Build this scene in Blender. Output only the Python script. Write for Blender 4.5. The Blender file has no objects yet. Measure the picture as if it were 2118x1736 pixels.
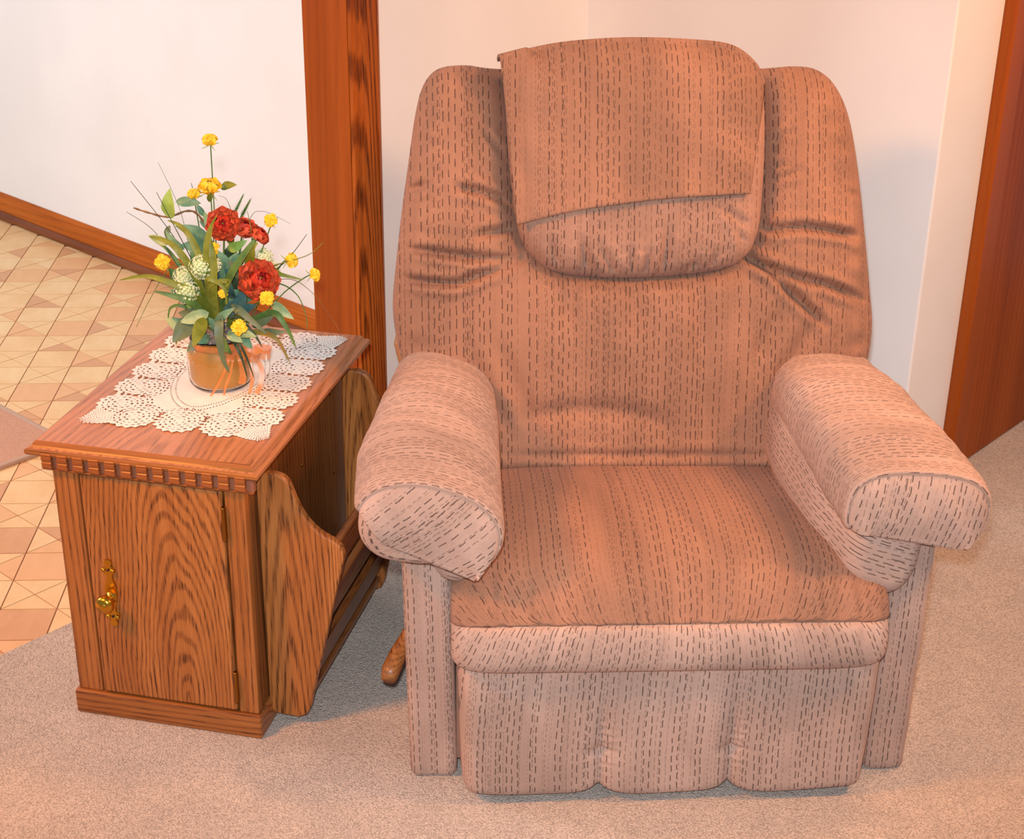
import bpy, bmesh, math, random
import numpy as np
from mathutils import Vector, Matrix, Euler
R_ = math.radians
scene = bpy.context.scene
COL = scene.collection
random.seed(7); rng = np.random.default_rng(11)

# ------------------------------------------------------------------ camera
cam_d = bpy.data.cameras.new('camera'); cam = bpy.data.objects.new('camera', cam_d); COL.objects.link(cam)
PITCH, ROLL, FPX, EYE = 0.43857, 0.01421, 3215.5, 1.70
fw = Vector((0, math.cos(PITCH), -math.sin(PITCH))); rt0 = Vector((1, 0, 0)); up0 = rt0.cross(fw)
rt = rt0*math.cos(ROLL)+up0*math.sin(ROLL); upv = -rt0*math.sin(ROLL)+up0*math.cos(ROLL)
m = Matrix((( rt.x, upv.x, -fw.x, 0), (rt.y, upv.y, -fw.y, 0), (rt.z, upv.z, -fw.z, EYE), (0, 0, 0, 1)))
cam.matrix_world = m
cam_d.sensor_fit = 'HORIZONTAL'; cam_d.sensor_width = 36; cam_d.lens = 36*FPX/2118; cam_d.clip_start = .05
scene.camera = cam

# ------------------------------------------------------------------ world, lights, exposure
world = bpy.data.worlds.new('room_ambient'); scene.world = world; world.use_nodes = True
bg = world.node_tree.nodes['Background']; bg.inputs[0].default_value = (.66, .82, 1.0, 1); bg.inputs[1].default_value = .36
def area(name, loc, target, size, power, col, shape='DISK'):
    l = bpy.data.lights.new(name, 'AREA'); l.shape = shape; l.size = size; l.energy = power; l.color = col
    o = bpy.data.objects.new(name, l); COL.objects.link(o); o.location = loc
    o.rotation_euler = (Vector(target)-Vector(loc)).to_track_quat('-Z', 'Y').to_euler(); return o
fl = bpy.data.lights.new('camera_flash', 'SPOT'); fl.energy = 262; fl.color = (.85, .93, 1.0); fl.spot_size = R_(59); fl.spot_blend = 1.0; fl.shadow_soft_size = .028
flo = bpy.data.objects.new('camera_flash', fl); COL.objects.link(flo); flo.location = (-.03, -.02, EYE+.11)
flo.rotation_euler = (Vector((.05, 2.5, .50))-flo.location).to_track_quat('-Z', 'Y').to_euler()
area('ceiling_lamp', (1.35, 2.50, 2.40), (1.0, 2.4, 0), .36, 22, (1.0, .46, .17))
area('hall_lamp', (1.62, 1.85, 1.98), (.3, 2.6, .5), .30, 28, (1.0, .46, .17))
area('warm_fill', (-1.75, 1.35, 2.30), (-1.0, 1.9, 0), .45, 60, (1.0, .36, .06))  # unseen fill light, added to warm the carpet and floor on the left
area('kitchen_window', (-3.3, 3.1, 1.9), (-2.0, 4.5, .7), 1.2, 66, (.93, .96, 1.0))
scene.view_settings.view_transform = 'Standard'; scene.view_settings.look = 'None'
scene.view_settings.exposure = 0.0; scene.view_settings.gamma = 1; scene.view_settings.use_curve_mapping = False

# ------------------------------------------------------------------ helpers
def tag(o, label=None, cat=None, group=None, kind=None):
    if label: o['label'] = label
    if cat: o['category'] = cat
    if group: o['group'] = group
    if kind: o['kind'] = kind
    return o
def empty(name, loc, rz=0):
    o = bpy.data.objects.new(name, None); COL.objects.link(o); o.location = loc; o.rotation_euler = (0, 0, rz)
    o.empty_display_size = .05; return o
def mesh(name, V, F, mat=None, parent=None, uv=None, smooth=True, mats=None):
    me = bpy.data.meshes.new(name)
    me.from_pydata([tuple(map(float, v)) for v in V], [], [tuple(map(int, f)) for f in F])
    if uv is not None:
        uv = np.asarray(uv, float); l = me.uv_layers.new(name='UVMap')
        idx = np.empty(len(me.loops), int); me.loops.foreach_get('vertex_index', idx)
        l.data.foreach_set('uv', uv[idx].ravel())
    if smooth: me.polygons.foreach_set('use_smooth', [True]*len(me.polygons))
    me.update()
    if mat: me.materials.append(mat)
    o = bpy.data.objects.new(name, me); COL.objects.link(o)
    if parent: o.parent = parent
    return o
def frombm(name, bm, mat, parent=None, smooth=False, recalc=True):
    if recalc: bmesh.ops.recalc_face_normals(bm, faces=bm.faces)
    me = bpy.data.meshes.new(name); bm.to_mesh(me); bm.free()
    if smooth: me.polygons.foreach_set('use_smooth', [True]*len(me.polygons))
    if mat: me.materials.append(mat)
    o = bpy.data.objects.new(name, me); COL.objects.link(o)
    if parent: o.parent = parent
    return o
def bevel(o, w=.002, seg=2, ang=35):
    b = o.modifiers.new('bevel', 'BEVEL'); b.width = w; b.segments = seg; b.limit_method = 'ANGLE'; b.angle_limit = R_(ang)
    return o
def box(name, lo, hi, mat, parent=None, bev=.002):
    x0, y0, z0 = lo; x1, y1, z1 = hi
    V = [(x0,y0,z0),(x1,y0,z0),(x1,y1,z0),(x0,y1,z0),(x0,y0,z1),(x1,y0,z1),(x1,y1,z1),(x0,y1,z1)]
    F = [(0,3,2,1),(4,5,6,7),(0,1,5,4),(1,2,6,5),(2,3,7,6),(3,0,4,7)]
    o = mesh(name, V, F, mat, parent, smooth=False)
    if bev: bevel(o, bev)
    return o
def grid_faces(nu, nv, off=0, flip=False, closeu=False):
    F = []
    for i in range(nu if closeu else nu-1):
        a = i*nv; b = ((i+1) % nu)*nv
        for j in range(nv-1):
            f = (off+a+j, off+b+j, off+b+j+1, off+a+j+1)
            F.append(f[::-1] if flip else f)
    return F
def prism(name, pts, axis, c0, c1, mat, parent=None, bev=.002):
    """outline pts (2D) extruded along axis ('y': pts are x,z ; 'x': pts are y,z ; 'z': pts are x,y)"""
    def P(p, c): return {'y': (p[0], c, p[1]), 'x': (c, p[0], p[1]), 'z': (p[0], p[1], c)}[axis]
    bm = bmesh.new(); a = [bm.verts.new(P(p, c0)) for p in pts]; b = [bm.verts.new(P(p, c1)) for p in pts]; n = len(pts)
    bm.faces.new(a); bm.faces.new(b[::-1])
    for i in range(n): bm.faces.new((a[i], b[i], b[(i+1) % n], a[(i+1) % n]))
    o = frombm(name, bm, mat, parent)
    if bev: bevel(o, bev, 2, 50)
    return o
def lathe(name, prof, mat, parent=None, n=40, axis='z', loc=(0,0,0), smooth=True):
    V = []; F = []
    for k in range(n):
        a = 2*math.pi*k/n
        for r, h in prof:
            p = (r*math.cos(a), r*math.sin(a), h) if axis == 'z' else (r*math.cos(a), h, r*math.sin(a))
            V.append((p[0]+loc[0], p[1]+loc[1], p[2]+loc[2]))
    F = grid_faces(n, len(prof), 0, axis != 'z', True)
    return mesh(name, V, F, mat, parent, smooth=smooth)
def catmull(P, k=6, closed=False):
    P = [np.array(p, float) for p in P]; n = len(P); out = []
    for i in range(n if closed else n-1):
        p0 = P[(i-1) % n] if closed or i > 0 else P[0]; p1 = P[i]; p2 = P[(i+1) % n]
        p3 = P[(i+2) % n] if closed or i < n-2 else P[-1]
        for j in range(k):
            t = j/k
            out.append(.5*((2*p1)+(-p0+p2)*t+(2*p0-5*p1+4*p2-p3)*t*t+(-p0+3*p1-3*p2+p3)*t**3))
    if not closed: out.append(P[-1])
    return np.array(out)
def tube_geo(P, rad, n=7):
    P = np.asarray(P, float); m_ = len(P); rad = np.broadcast_to(rad, (m_,)); V = []; 
    prev = None
    for i in range(m_):
        t = P[min(i+1, m_-1)]-P[max(i-1, 0)]; t = t/(np.linalg.norm(t)+1e-12)
        if prev is None:
            a = np.cross(t, [0, 0, 1.]); 
            if np.linalg.norm(a) < .1: a = np.cross(t, [1., 0, 0])
        else: a = prev-t*(prev@t)
        a = a/np.linalg.norm(a); prev = a; b = np.cross(t, a)
        for k in range(n):
            th = 2*math.pi*k/n; V.append(P[i]+rad[i]*(a*math.cos(th)+b*math.sin(th)))
    F = []
    for i in range(m_-1):
        for k in range(n):
            F.append((i*n+k, i*n+(k+1) % n, (i+1)*n+(k+1) % n, (i+1)*n+k))
    F.append(tuple(range(n))[::-1]); F.append(tuple((m_-1)*n+k for k in range(n)))
    return V, F
def tube(name, P, rad, mat, parent=None, n=7):
    V, F = tube_geo(P, rad, n); return mesh(name, V, F, mat, parent)
class Acc:
    def __init__(s): s.V = []; s.F = []
    def add(s, V, F):
        o = len(s.V); s.V += [tuple(v) for v in V]; s.F += [tuple(i+o for i in f) for f in F]
    def build(s, name, mat, parent=None, smooth=True): return mesh(name, s.V, s.F, mat, parent, smooth=smooth)

# ------------------------------------------------------------------ node helpers
def srgb(r, g, b):
    f = lambda c: (c/255/12.92) if c/255 <= .04045 else ((c/255+.055)/1.055)**2.4
    return (f(r), f(g), f(b), 1)
class NT:
    def __init__(s, name):
        s.m = bpy.data.materials.new(name); s.m.use_nodes = True; s.t = s.m.node_tree
        s.b = s.t.nodes['Principled BSDF']; s.out = s.t.nodes['Material Output']
    def n(s, ty, **k):
        nd = s.t.nodes.new(ty)
        for a, v in k.items():
            if a.startswith('i_'):
                key = a[2:]; key = int(key) if key.isdigit() else key.replace('_', ' ')
                s.set(nd.inputs[key], v)
            else: setattr(nd, a, v)
        return nd
    def set(s, sock, v):
        if isinstance(v, bpy.types.NodeSocket): s.t.links.new(v, sock)
        elif isinstance(v, bpy.types.Node): s.t.links.new(v.outputs[0], sock)
        else: sock.default_value = v
    def math(s, op, a, b=None, c=None, clamp=False):
        nd = s.t.nodes.new('ShaderNodeMath'); nd.operation = op; nd.use_clamp = clamp
        for i, v in enumerate((a, b, c)):
            if v is not None: s.set(nd.inputs[i], v)
        return nd.outputs[0]
    def sstep(s, x, a, b, lo=0., hi=1.):
        nd = s.t.nodes.new('ShaderNodeMapRange'); nd.interpolation_type = 'SMOOTHSTEP'
        for i, v in enumerate((x, a, b, lo, hi)): s.set(nd.inputs[i], v)
        return nd.outputs[0]
    def mix(s, f, a, b, mode='MIX'):
        nd = s.t.nodes.new('ShaderNodeMix'); nd.data_type = 'RGBA'; nd.blend_type = mode
        s.set(nd.inputs[0], f); s.set(nd.inputs[6], a); s.set(nd.inputs[7], b); return nd.outputs[2]
    def noise(s, vec, scale, detail=2, rough=.5, dist=0.):
        nd = s.t.nodes.new('ShaderNodeTexNoise'); s.set(nd.inputs['Vector'], vec)
        nd.inputs['Scale'].default_value = scale; nd.inputs['Detail'].default_value = detail
        nd.inputs['Roughness'].default_value = rough; nd.inputs['Distortion'].default_value = dist; return nd.outputs[0]
    def mapping(s, vec, loc=(0,0,0), rot=(0,0,0), sc=(1,1,1)):
        nd = s.t.nodes.new('ShaderNodeMapping'); s.set(nd.inputs[0], vec)
        nd.inputs[1].default_value = loc; nd.inputs[2].default_value = rot; nd.inputs[3].default_value = sc; return nd.outputs[0]
    def tex(s, w='Object'): return s.n('ShaderNodeTexCoord').outputs[w]
    def bump(s, h, strength=.3, dist=.001):
        nd = s.t.nodes.new('ShaderNodeBump'); s.set(nd.inputs['Height'], h); nd.inputs['Strength'].default_value = strength
        nd.inputs['Distance'].default_value = dist; s.set(s.b.inputs['Normal'], nd.outputs[0]); return nd
    def p(s, **k):
        for a, v in k.items(): s.set(s.b.inputs[a.replace('_', ' ')], v)
        return s
def plain(name, col, rough=.5, **k):
    n = NT(name); n.p(Base_Color=col, Roughness=rough, **k); return n.m

def fabric(name, base, shift=0., dash_len=.0205, pitch=.0102, dark=1.0):
    """brushed upholstery: rows of broken dark stitches along v, irregular spacing across u (UVs in metres)"""
    n = NT(name); uv = n.tex('UV')
    wob = n.noise(uv, 38, 3, .6)
    sp = n.n('ShaderNodeSeparateXYZ', i_0=uv)
    u = n.math('ADD', sp.outputs[0], n.math('MULTIPLY', n.math('SUBTRACT', wob, .5), .0045)); v = sp.outputs[1]
    def layer(pitch, length, duty, halfw, seed, thr):
        uu = n.math('DIVIDE', n.math('ADD', u, 5+seed), pitch)
        col = n.math('FLOOR', uu); fr = n.math('FRACT', uu)
        wn = n.n('ShaderNodeTexWhiteNoise', noise_dimensions='1D', i_W=n.math('ADD', col, seed)); r = wn.outputs[0]
        wn2 = n.n('ShaderNodeTexWhiteNoise', noise_dimensions='1D', i_W=n.math('ADD', col, seed+77.3)); r2 = wn2.outputs[0]
        ll = n.math('MULTIPLY', length, n.math('ADD', .75, n.math('MULTIPLY', r2, .6)))
        vv = n.math('ADD', n.math('DIVIDE', v, ll), n.math('MULTIPLY', r, 17.3))
        cell = n.math('FLOOR', vv); fv = n.math('FRACT', vv)
        wn3 = n.n('ShaderNodeTexWhiteNoise', noise_dimensions='2D', i_Vector=n.n('ShaderNodeCombineXYZ', i_0=col, i_1=cell))
        cen = n.math('ADD', n.math('ADD', .5, n.math('MULTIPLY', n.math('SUBTRACT', r, .5), .42)), n.math('MULTIPLY', n.math('SUBTRACT', wn3.outputs[0], .5), .16))
        d = n.math('MULTIPLY', n.math('ABSOLUTE', n.math('SUBTRACT', fr, cen)), pitch)
        line = n.sstep(d, halfw*.45, halfw*1.25, 1., 0.)
        du = n.math('ADD', duty-.12, n.math('MULTIPLY', wn3.outputs[0], .24))
        seg = n.math('MULTIPLY', n.sstep(fv, 0.02, .10), n.sstep(fv, n.math('SUBTRACT', du, .07), du, 1., 0.))
        wt = n.sstep(r2, thr, thr+.55, .12, 1.)
        return n.math('MULTIPLY', n.math('MULTIPLY', line, seg), wt)
    a = layer(pitch, dash_len, .72, .00100, 3.+shift, .0)
    b = layer(pitch*.71, dash_len*.42, .66, .00075, 41.+shift, .35)
    st = n.math('MAXIMUM', a, n.math('MULTIPLY', b, .62))
    brk = n.noise(uv, 520, 2, .7); st = n.math('MULTIPLY', st, n.sstep(brk, .25, .55, .45, 1.))
    nap = n.noise(n.mapping(uv, sc=(1, .45, 1)), 7, 4, .6, .6)
    band = n.noise(n.mapping(uv, sc=(1, .03, 1)), 85, 3, .6)
    c = n.mix(n.sstep(nap, .3, .72), tuple(x*.78 for x in base[:3])+(1,), tuple(min(1, x*1.20) for x in base[:3])+(1,))
    c = n.mix(n.sstep(band, .42, .75, 0., .22), c, tuple(x*.55 for x in base[:3])+(1,))
    fine = n.noise(uv, 900, 2, .8)
    c = n.mix(n.sstep(fine, .3, .8, .0, .28), c, (.80, .55, .42, 1))
    c = n.mix(n.math('MULTIPLY', st, .86*dark, clamp=True), c, (.045, .022, .018, 1))
    n.p(Base_Color=c, Roughness=.95, Specular_IOR_Level=.12, Sheen_Weight=.10, Sheen_Roughness=.45, Sheen_Tint=(.93, .80, .76, 1))
    h = n.math('SUBTRACT', n.math('MULTIPLY', n.noise(uv, 700, 3, .7), .6), n.math('MULTIPLY', st, .9))
    n.bump(h, .55, .0012); return n.m
def wood(name, c_light, c_mid, c_dark, axis='z', rough=.38, centre=(.0, .0), rs=1., contrast=1., coat=.25, pore=1., seed=0., face='y', stretch=.13):
    """oak: flat-sawn cathedral figure (long ellipses) on the board's face plus open pores along the grain"""
    n = NT(name); co = n.tex('Object'); ai = 'xyz'.index(axis)
    sc = [1, 1, 1]; sc[ai] = .07
    big = n.noise(n.mapping(co, loc=(seed, seed*.7, seed*1.3), sc=sc), 14*rs, 3, .55, .8)
    wv = n.n('ShaderNodeTexWave', wave_type='RINGS', rings_direction=face.upper())
    sc2 = [1., 1., 1.]; sc2[ai] = stretch; oth = [k for k in range(3) if k != ai and k != 'xyz'.index(face)][0]
    wob = n.n('ShaderNodeTexNoise'); n.set(wob.inputs['Vector'], n.mapping(co, loc=(seed*3, seed, 0), sc=sc2)); wob.inputs['Scale'].default_value = 11.; wob.inputs['Detail'].default_value = 2
    vm = n.n('ShaderNodeVectorMath', operation='MULTIPLY_ADD'); n.set(vm.inputs[0], wob.outputs[1]); vm.inputs[1].default_value = (.05, .05, .05)
    loc = [0., 0., 0.]; loc[ai] = -centre[1]*stretch; loc[oth] = -centre[0]
    n.set(vm.inputs[2], n.mapping(co, loc=loc, sc=sc2)); n.set(wv.inputs['Vector'], vm.outputs[0])
    wv.inputs['Scale'].default_value = 26*rs; wv.inputs['Distortion'].default_value = 2.2; wv.inputs['Detail'].default_value = 3
    wv.inputs['Detail Scale'].default_value = 2.; wv.inputs['Detail Roughness'].default_value = .6
    ring = wv.outputs[1]; rg = n.sstep(ring, .35, 1.)
    sc3 = [1, 1, 1]; sc3[ai] = .03
    p_ = n.noise(n.mapping(co, loc=(seed, 2, seed), sc=sc3), 520, 2, .65, .2); pores = n.sstep(p_, .50, .62)
    c = n.mix(n.sstep(big, .3, .7), c_mid, c_light)
    c = n.mix(n.math('MULTIPLY', rg, .50*contrast), c, c_dark)
    dens = n.math('MULTIPLY', pores, n.math('ADD', .25, n.math('MULTIPLY', rg, .75)))
    c = n.mix(n.math('MULTIPLY', dens, .80*pore, clamp=True), c, tuple(x*.40 for x in c_dark[:3])+(1,))
    n.p(Base_Color=c, Roughness=rough, Specular_IOR_Level=.35, Coat_Weight=coat*.6, Coat_Roughness=.25)
    n.bump(n.math('MULTIPLY', dens, -1.), .25, .0006); return n.m

M = dict(
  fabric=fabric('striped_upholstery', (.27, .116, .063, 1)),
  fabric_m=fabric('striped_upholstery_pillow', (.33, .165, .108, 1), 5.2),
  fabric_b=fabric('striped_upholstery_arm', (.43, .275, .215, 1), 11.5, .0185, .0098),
)
OL, OM, OD = (.46, .165, .042, 1), (.33, .103, .022, 1), (.14, .036, .008, 1)
sc_ = lambda c, k: tuple(x*k for x in c[:3])+(1,)
M['oak_door'] = wood('oak_door', OL, OM, OD, 'z', centre=(.072, .19), rs=1.5, contrast=.9, seed=.31, stretch=.20, pore=1.2)
M['oak_v'] = wood('oak_upright', OL, OM, OD, 'z', rs=1.0, contrast=.8, seed=1.7, centre=(.3, .2), stretch=.05)
M['oak_bracket'] = wood('oak_bracket', sc_(OL, 1.0), OM, OD, 'z', rs=1.9, contrast=.85, seed=4.1, centre=(.245, -.1), stretch=.055, pore=1.2)
M['oak_h'] = wood('oak_rail', sc_(OL, .9), sc_(OM, .9), OD, 'x', rs=1., contrast=.9, seed=2.9, centre=(.3, .2), stretch=.04)
M['oak_y'] = wood('oak_lengthwise', sc_(OL, .7), sc_(OM, .7), sc_(OD, .8), 'y', rs=1., contrast=.8, seed=5.3, face='x', centre=(.4, .3), stretch=.04)
M['oak_top'] = wood('oak_tabletop', (.50, .205, .088, 1), (.42, .155, .062, 1), (.20, .062, .020, 1), 'y', rs=.9, contrast=.6, rough=.28, coat=.5, seed=7.7, pore=.7, face='z', centre=(.03, -.18), stretch=.16)
M['oak_shaded'] = wood('oak_side_shaded', sc_(OL, .5), sc_(OM, .5), sc_(OD, .5), 'z', rs=.8, contrast=.7, seed=3.3, face='x', stretch=.05)  # same oak darkened: shade of the rack side is put into the colour
M['dentil'] = wood('oak_dentil', (.42, .125, .030, 1), (.30, .080, .018, 1), (.14, .034, .008, 1), 'x', rs=1.5, contrast=.6, seed=9, stretch=.1)
M['fabric_flat'] = plain('upholstery_lining', (.30, .15, .10, 1), .95)
M['dentil_gap'] = plain('dentil_recess_brown', (.26, .095, .050, 1), .5)
M['trim'] = wood('stained_trim', (0.360, 0.082, 0.0099, 1), (0.270, 0.057, 0.0060, 1), (0.160, 0.029, 0.0033, 1), 'z', rs=.5, contrast=.30, rough=.3, coat=.22, seed=6.1, pore=.2, face='x', stretch=.04)
M['trim_grain'] = wood('stained_trim_grain', (0.400, 0.099, 0.0121, 1), (0.280, 0.058, 0.0066, 1), (0.100, 0.019, 0.0028, 1), 'z', rs=1.3, contrast=1.25, rough=.3, coat=.22, seed=8.4, centre=(.9, .8), stretch=.05)
M['base_trim'] = wood('baseboard_stain', (0.500, 0.133, 0.0165, 1), (0.380, 0.090, 0.0099, 1), (0.200, 0.040, 0.0044, 1), 'y', rs=.8, contrast=.4, rough=.28, coat=.25, seed=2.2, pore=.3, face='x', stretch=.04)
M['base_shoe'] = wood('baseboard_shoe_stain', (0.240, 0.073, 0.0209, 1), (0.160, 0.043, 0.0121, 1), (0.090, 0.022, 0.0066, 1), 'y', rs=.8, contrast=.4, rough=.25, coat=.25, seed=5.2, pore=.3, face='x', stretch=.04)
M['door_slab'] = wood('door_slab_stain', (0.310, 0.065, 0.0060, 1), (0.240, 0.047, 0.0044, 1), (0.140, 0.024, 0.0022, 1), 'z', rs=.5, contrast=.30, rough=.38, coat=0., seed=1.2, pore=.25, stretch=.04)
for k_ in ('door_slab', 'trim', 'trim_grain', 'base_trim'): M[k_].node_tree.nodes['Principled BSDF'].inputs['Specular IOR Level'].default_value = .12
M['lever'] = wood('lever_wood', (.40, .17, .05, 1), (.26, .10, .03, 1), (.14, .045, .015, 1), 'y', rs=2, contrast=.5, seed=1.1, face='x', stretch=.05)
M['backboard'] = plain('chair_back_panel', srgb(176, 112, 66), .6)
M['brass'] = plain('polished_brass', srgb(205, 150, 50), .24, Metallic=1.0)
M['brass_dark'] = plain('aged_brass', srgb(150, 105, 42), .3, Metallic=1.0)
M['hole'] = plain('keyhole_dark', srgb(45, 25, 14), .8)
def wallmat():
    n = NT('painted_wall'); co = n.tex('Object')
    c = n.mix(n.sstep(n.noise(co, 3, 3), .3, .7), (.73, .715, .70, 1), (.77, .755, .74, 1))
    n.p(Base_Color=c, Roughness=.7, Specular_IOR_Level=.25); n.bump(n.noise(n.mapping(co, sc=(1, 1, .25)), 420, 3, .6), .12, .0006); return n.m
M['wall'] = wallmat()
def carpet():
    n = NT('cut_pile_carpet'); co = n.tex('Object')
    f1 = n.noise(co, 300, 3, .75); f2 = n.noise(co, 110, 3, .6, .8); f3 = n.noise(co, 9, 4, .6, .5)
    vo = n.n('ShaderNodeTexVoronoi', i_Vector=co, i_Scale=330.)
    c = n.mix(n.sstep(f3, .3, .72), (.53, .42, .34, 1), (.64, .50, .40, 1))
    c = n.mix(n.sstep(f2, .42, .66, 0., .38), c, (.30, .22, .18, 1))
    c = n.mix(n.sstep(f1, .5, .70, 0., .75), c, (.86, .72, .62, 1))
    c = n.mix(n.sstep(vo.outputs[0], .40, .80, 0., .58), c, (.22, .17, .14, 1))
    n.p(Base_Color=c, Roughness=1., Specular_IOR_Level=.05, Sheen_Weight=.25, Sheen_Roughness=.6)
    h = n.math('ADD', n.math('ADD', n.math('MULTIPLY', f1, .6), n.math('MULTIPLY', f2, .8)), n.math('MULTIPLY', n.math('SUBTRACT', 1., vo.outputs[0]), .8))
    n.bump(h, .8, .004); return n.m
M['carpet'] = carpet()
def tile(name, a, b, sd):
    n = NT(name); co = n.tex('Object')
    k = n.noise(n.mapping(co, loc=(sd, sd, 0), sc=(1, .5, 1)), 16, 4, .6, .6)
    c = n.mix(n.sstep(k, .3, .7), a, b)
    c = n.mix(n.sstep(n.noise(n.mapping(co, loc=(0, sd, 0), sc=(.5, 1, 1)), 60, 3, .7), .66, .74, 0., .45), c, tuple(x*.55 for x in b[:3])+(1,))
    n.p(Base_Color=c, Roughness=.42, Specular_IOR_Level=.4); return n.m
TILES = [tile('vinyl_tile_pale', srgb(226,194,146), srgb(218,180,128), 0), tile('vinyl_tile_sand', srgb(218,178,126), srgb(226,190,140), 3),
         tile('vinyl_tile_tan', srgb(214,166,118), srgb(220,172,124), 5), tile('vinyl_tile_brown', srgb(198,148,106), srgb(208,160,116), 8)]
M['grout'] = plain('vinyl_joint', srgb(158, 110, 80), .6)
M['mat'] = None
def matm():
    n = NT('mat_weave'); co = n.tex('Object')
    f = n.noise(co, 260, 3, .7); c = n.mix(n.sstep(f, .3, .7), srgb(176, 130, 106), srgb(198, 152, 126)); n.p(Base_Color=c, Roughness=.95); n.bump(f, .5, .002); return n.m
M['mat'] = matm(); M['mat_edge'] = plain('mat_binding', srgb(176, 148, 128), .8)
def lace():
    n = NT('cotton_lace'); co = n.tex('Object'); f = n.noise(co, 900, 2, .7)
    n.p(Base_Color=n.mix(n.sstep(f, .3, .7), (.74, .64, .56, 1), (.82, .73, .65, 1)), Roughness=.9, Sheen_Weight=.2); n.bump(f, .5, .0008); return n.m
M['lace'] = lace()

# ------------------------------------------------------------------ the setting (frame: x along the opening line, y away from the living room)
P0 = (-.9207, 2.588, 0); WA = math.atan2(.747, .665)
def struct(o, name=None):
    o.location = P0; o.rotation_euler = (0, 0, WA); o['kind'] = 'structure'; return o
struct(box('floor', (-4.2, -4.2, -.03), (3.4, 0, 0), M['carpet'], bev=0))
kf = struct(box('floor_kitchen', (-3.0, 0, -.03), (1.45, 5.0, -.0052), M['grout'], bev=0))
# printed tile pattern of the kitchen floor: squares alternating with squares cut into four triangles
TO_, TS, TY = np.array([-.60804*1.7, 1.58033*1.7]), .06708*1.7, .05727
tc, ts_ = math.cos(TY), math.sin(TY)
def tnode(i, j): return TO_+TS*np.array([tc*i-ts_*j, ts_*i+tc*j])
ca, sa = math.cos(WA), math.sin(WA)
def tolocal(p): d = p-np.array(P0[:2]); return np.array([d[0]*ca+d[1]*sa, -d[0]*sa+d[1]*ca])
Rm = np.array([[*rt], [*upv], [*fw]])
def topx(P):
    q = Rm@(np.array([P[0], P[1], P[2]-EYE])); return 1059+FPX*q[0]/q[2], 868-FPX*q[1]/q[2]
tmesh = {}
def tile_mesh(shape, k):
    if (shape, k) in tmesh: return tmesh[(shape, k)]
    g = .0014; h = TS/2
    if shape == 4: pts = [(-h+g, -h+g), (h-g, -h+g), (h-g, h-g), (-h+g, h-g)]
    else: pts = [(-h+g*2.2, -h+g), (h-g*2.2, -h+g), (0, -g*1.5)]
    nn = len(pts); V = [(x, y, 0) for x, y in pts]+[(x, y, .0024) for x, y in pts]
    F = [tuple(range(nn, 2*nn))]+[(i, (i+1) % nn, nn+(i+1) % nn, nn+i) for i in range(nn)]
    me = bpy.data.meshes.new('floor_tile'); me.from_pydata(V, [], F); me.materials.append(TILES[k]); tmesh[(shape, k)] = me; return me
cand = []
for i in range(-48, 14):
    for j in range(-12, 42):
        c = (tnode(i, j)+tnode(i+1, j+1))/2; l = tolocal(c)
        if l[0] > 1.43 or l[0] < -2.9 or l[1] < -.07 or l[1] > 4.9: continue
        x, y = topx((c[0], c[1], 0)); vis = -90 < x < 700 and 380 < y < 1400
        cand.append((not vis, y if vis else 0, i, j, c, l))
cand.sort(key=lambda t: (t[0], -t[1]))
trng = random.Random(5); nsq = ntr = 0; rest = {k: Acc() for k in range(4)}
for nv, y, i, j, c, l in cand:
    tri = (i+j) % 2 == 0
    for q in range(4 if tri else 1):
        k = trng.choices([0, 1, 2, 3], [4, 4, 2, 1] if not tri else [4, 4, 3, 2])[0]
        ang = TY-WA+q*math.pi/2
        me = tile_mesh(3 if tri else 4, k)
        if nv or (tri and ntr >= 296) or (not tri and nsq >= 296):
            cs, sn = math.cos(ang), math.sin(ang)
            rest[k].add([(l[0]+v.co.x*cs-v.co.y*sn, l[1]+v.co.x*sn+v.co.y*cs, v.co.z-.0052) for v in me.vertices], [tuple(p.vertices) for p in me.polygons])
            continue
        if tri: ntr += 1
        else: nsq += 1
        o = bpy.data.objects.new('triangular_floor_tile' if tri else 'square_floor_tile', me); COL.objects.link(o)
        o.parent = kf; o.location = (l[0], l[1], -.0052); o.rotation_euler = (0, 0, ang)
for k in range(4):
    if rest[k].V: tag(rest[k].build('distant_floor_tiles', TILES[k], kf, smooth=False), kind='stuff')
# walls
struct(box('wall_left', (.875, 0, 0), (1.641, .138, 2.44), M['wall'], bev=0))
struct(box('wall_right', (1.641, -.955, 0), (3.3, .138, 2.44), M['wall'], bev=.004))
struct(box('wall_kitchen', (1.407, .138, 0), (1.55, 5.0, 2.44), M['wall'], bev=0))
tr = struct(box('trim_1', (.857, .0, 0), (.875, .139, 2.44), M['trim'], bev=.002))
# door casing face with a moulded section
cs_pts = [(.859, 0), (.859, -.012), (.865, -.016), (.875, -.015), (.879, -.018), (.905, -.0185), (.918, -.016), (.928, -.017), (.938, -.011), (.938, 0)]
struct(prism('trim_2', cs_pts, 'z', 0, 2.44, M['trim_grain'], bev=.0012))
bb = [(1.407, 0), (1.377, 0), (1.376, .012), (1.381, .020), (1.388, .024), (1.392, .025), (1.392, .066), (1.396, .070), (1.395, .076), (1.399, .081), (1.403, .088), (1.407, .088)]
def xsec(name, pts, y0, y1, mat):
    V = [(p[0], y, p[1]) for y in (y0, y1) for p in pts]; n = len(pts)
    F = [tuple(range(n)), tuple(range(2*n-1, n-1, -1))]+[(i, n+i, n+(i+1) % n, (i+1) % n) for i in range(n)]
    return struct(mesh(name, V, F, mat, smooth=False))
xsec('baseboard_kitchen', [bb[0]]+bb[5:], .139, 5.0, M['base_trim'])
xsec('trim_3', [bb[0], bb[1], bb[2], bb[3], bb[4], bb[5], (1.407, .025)], .139, 5.0, M['base_shoe'])
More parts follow.
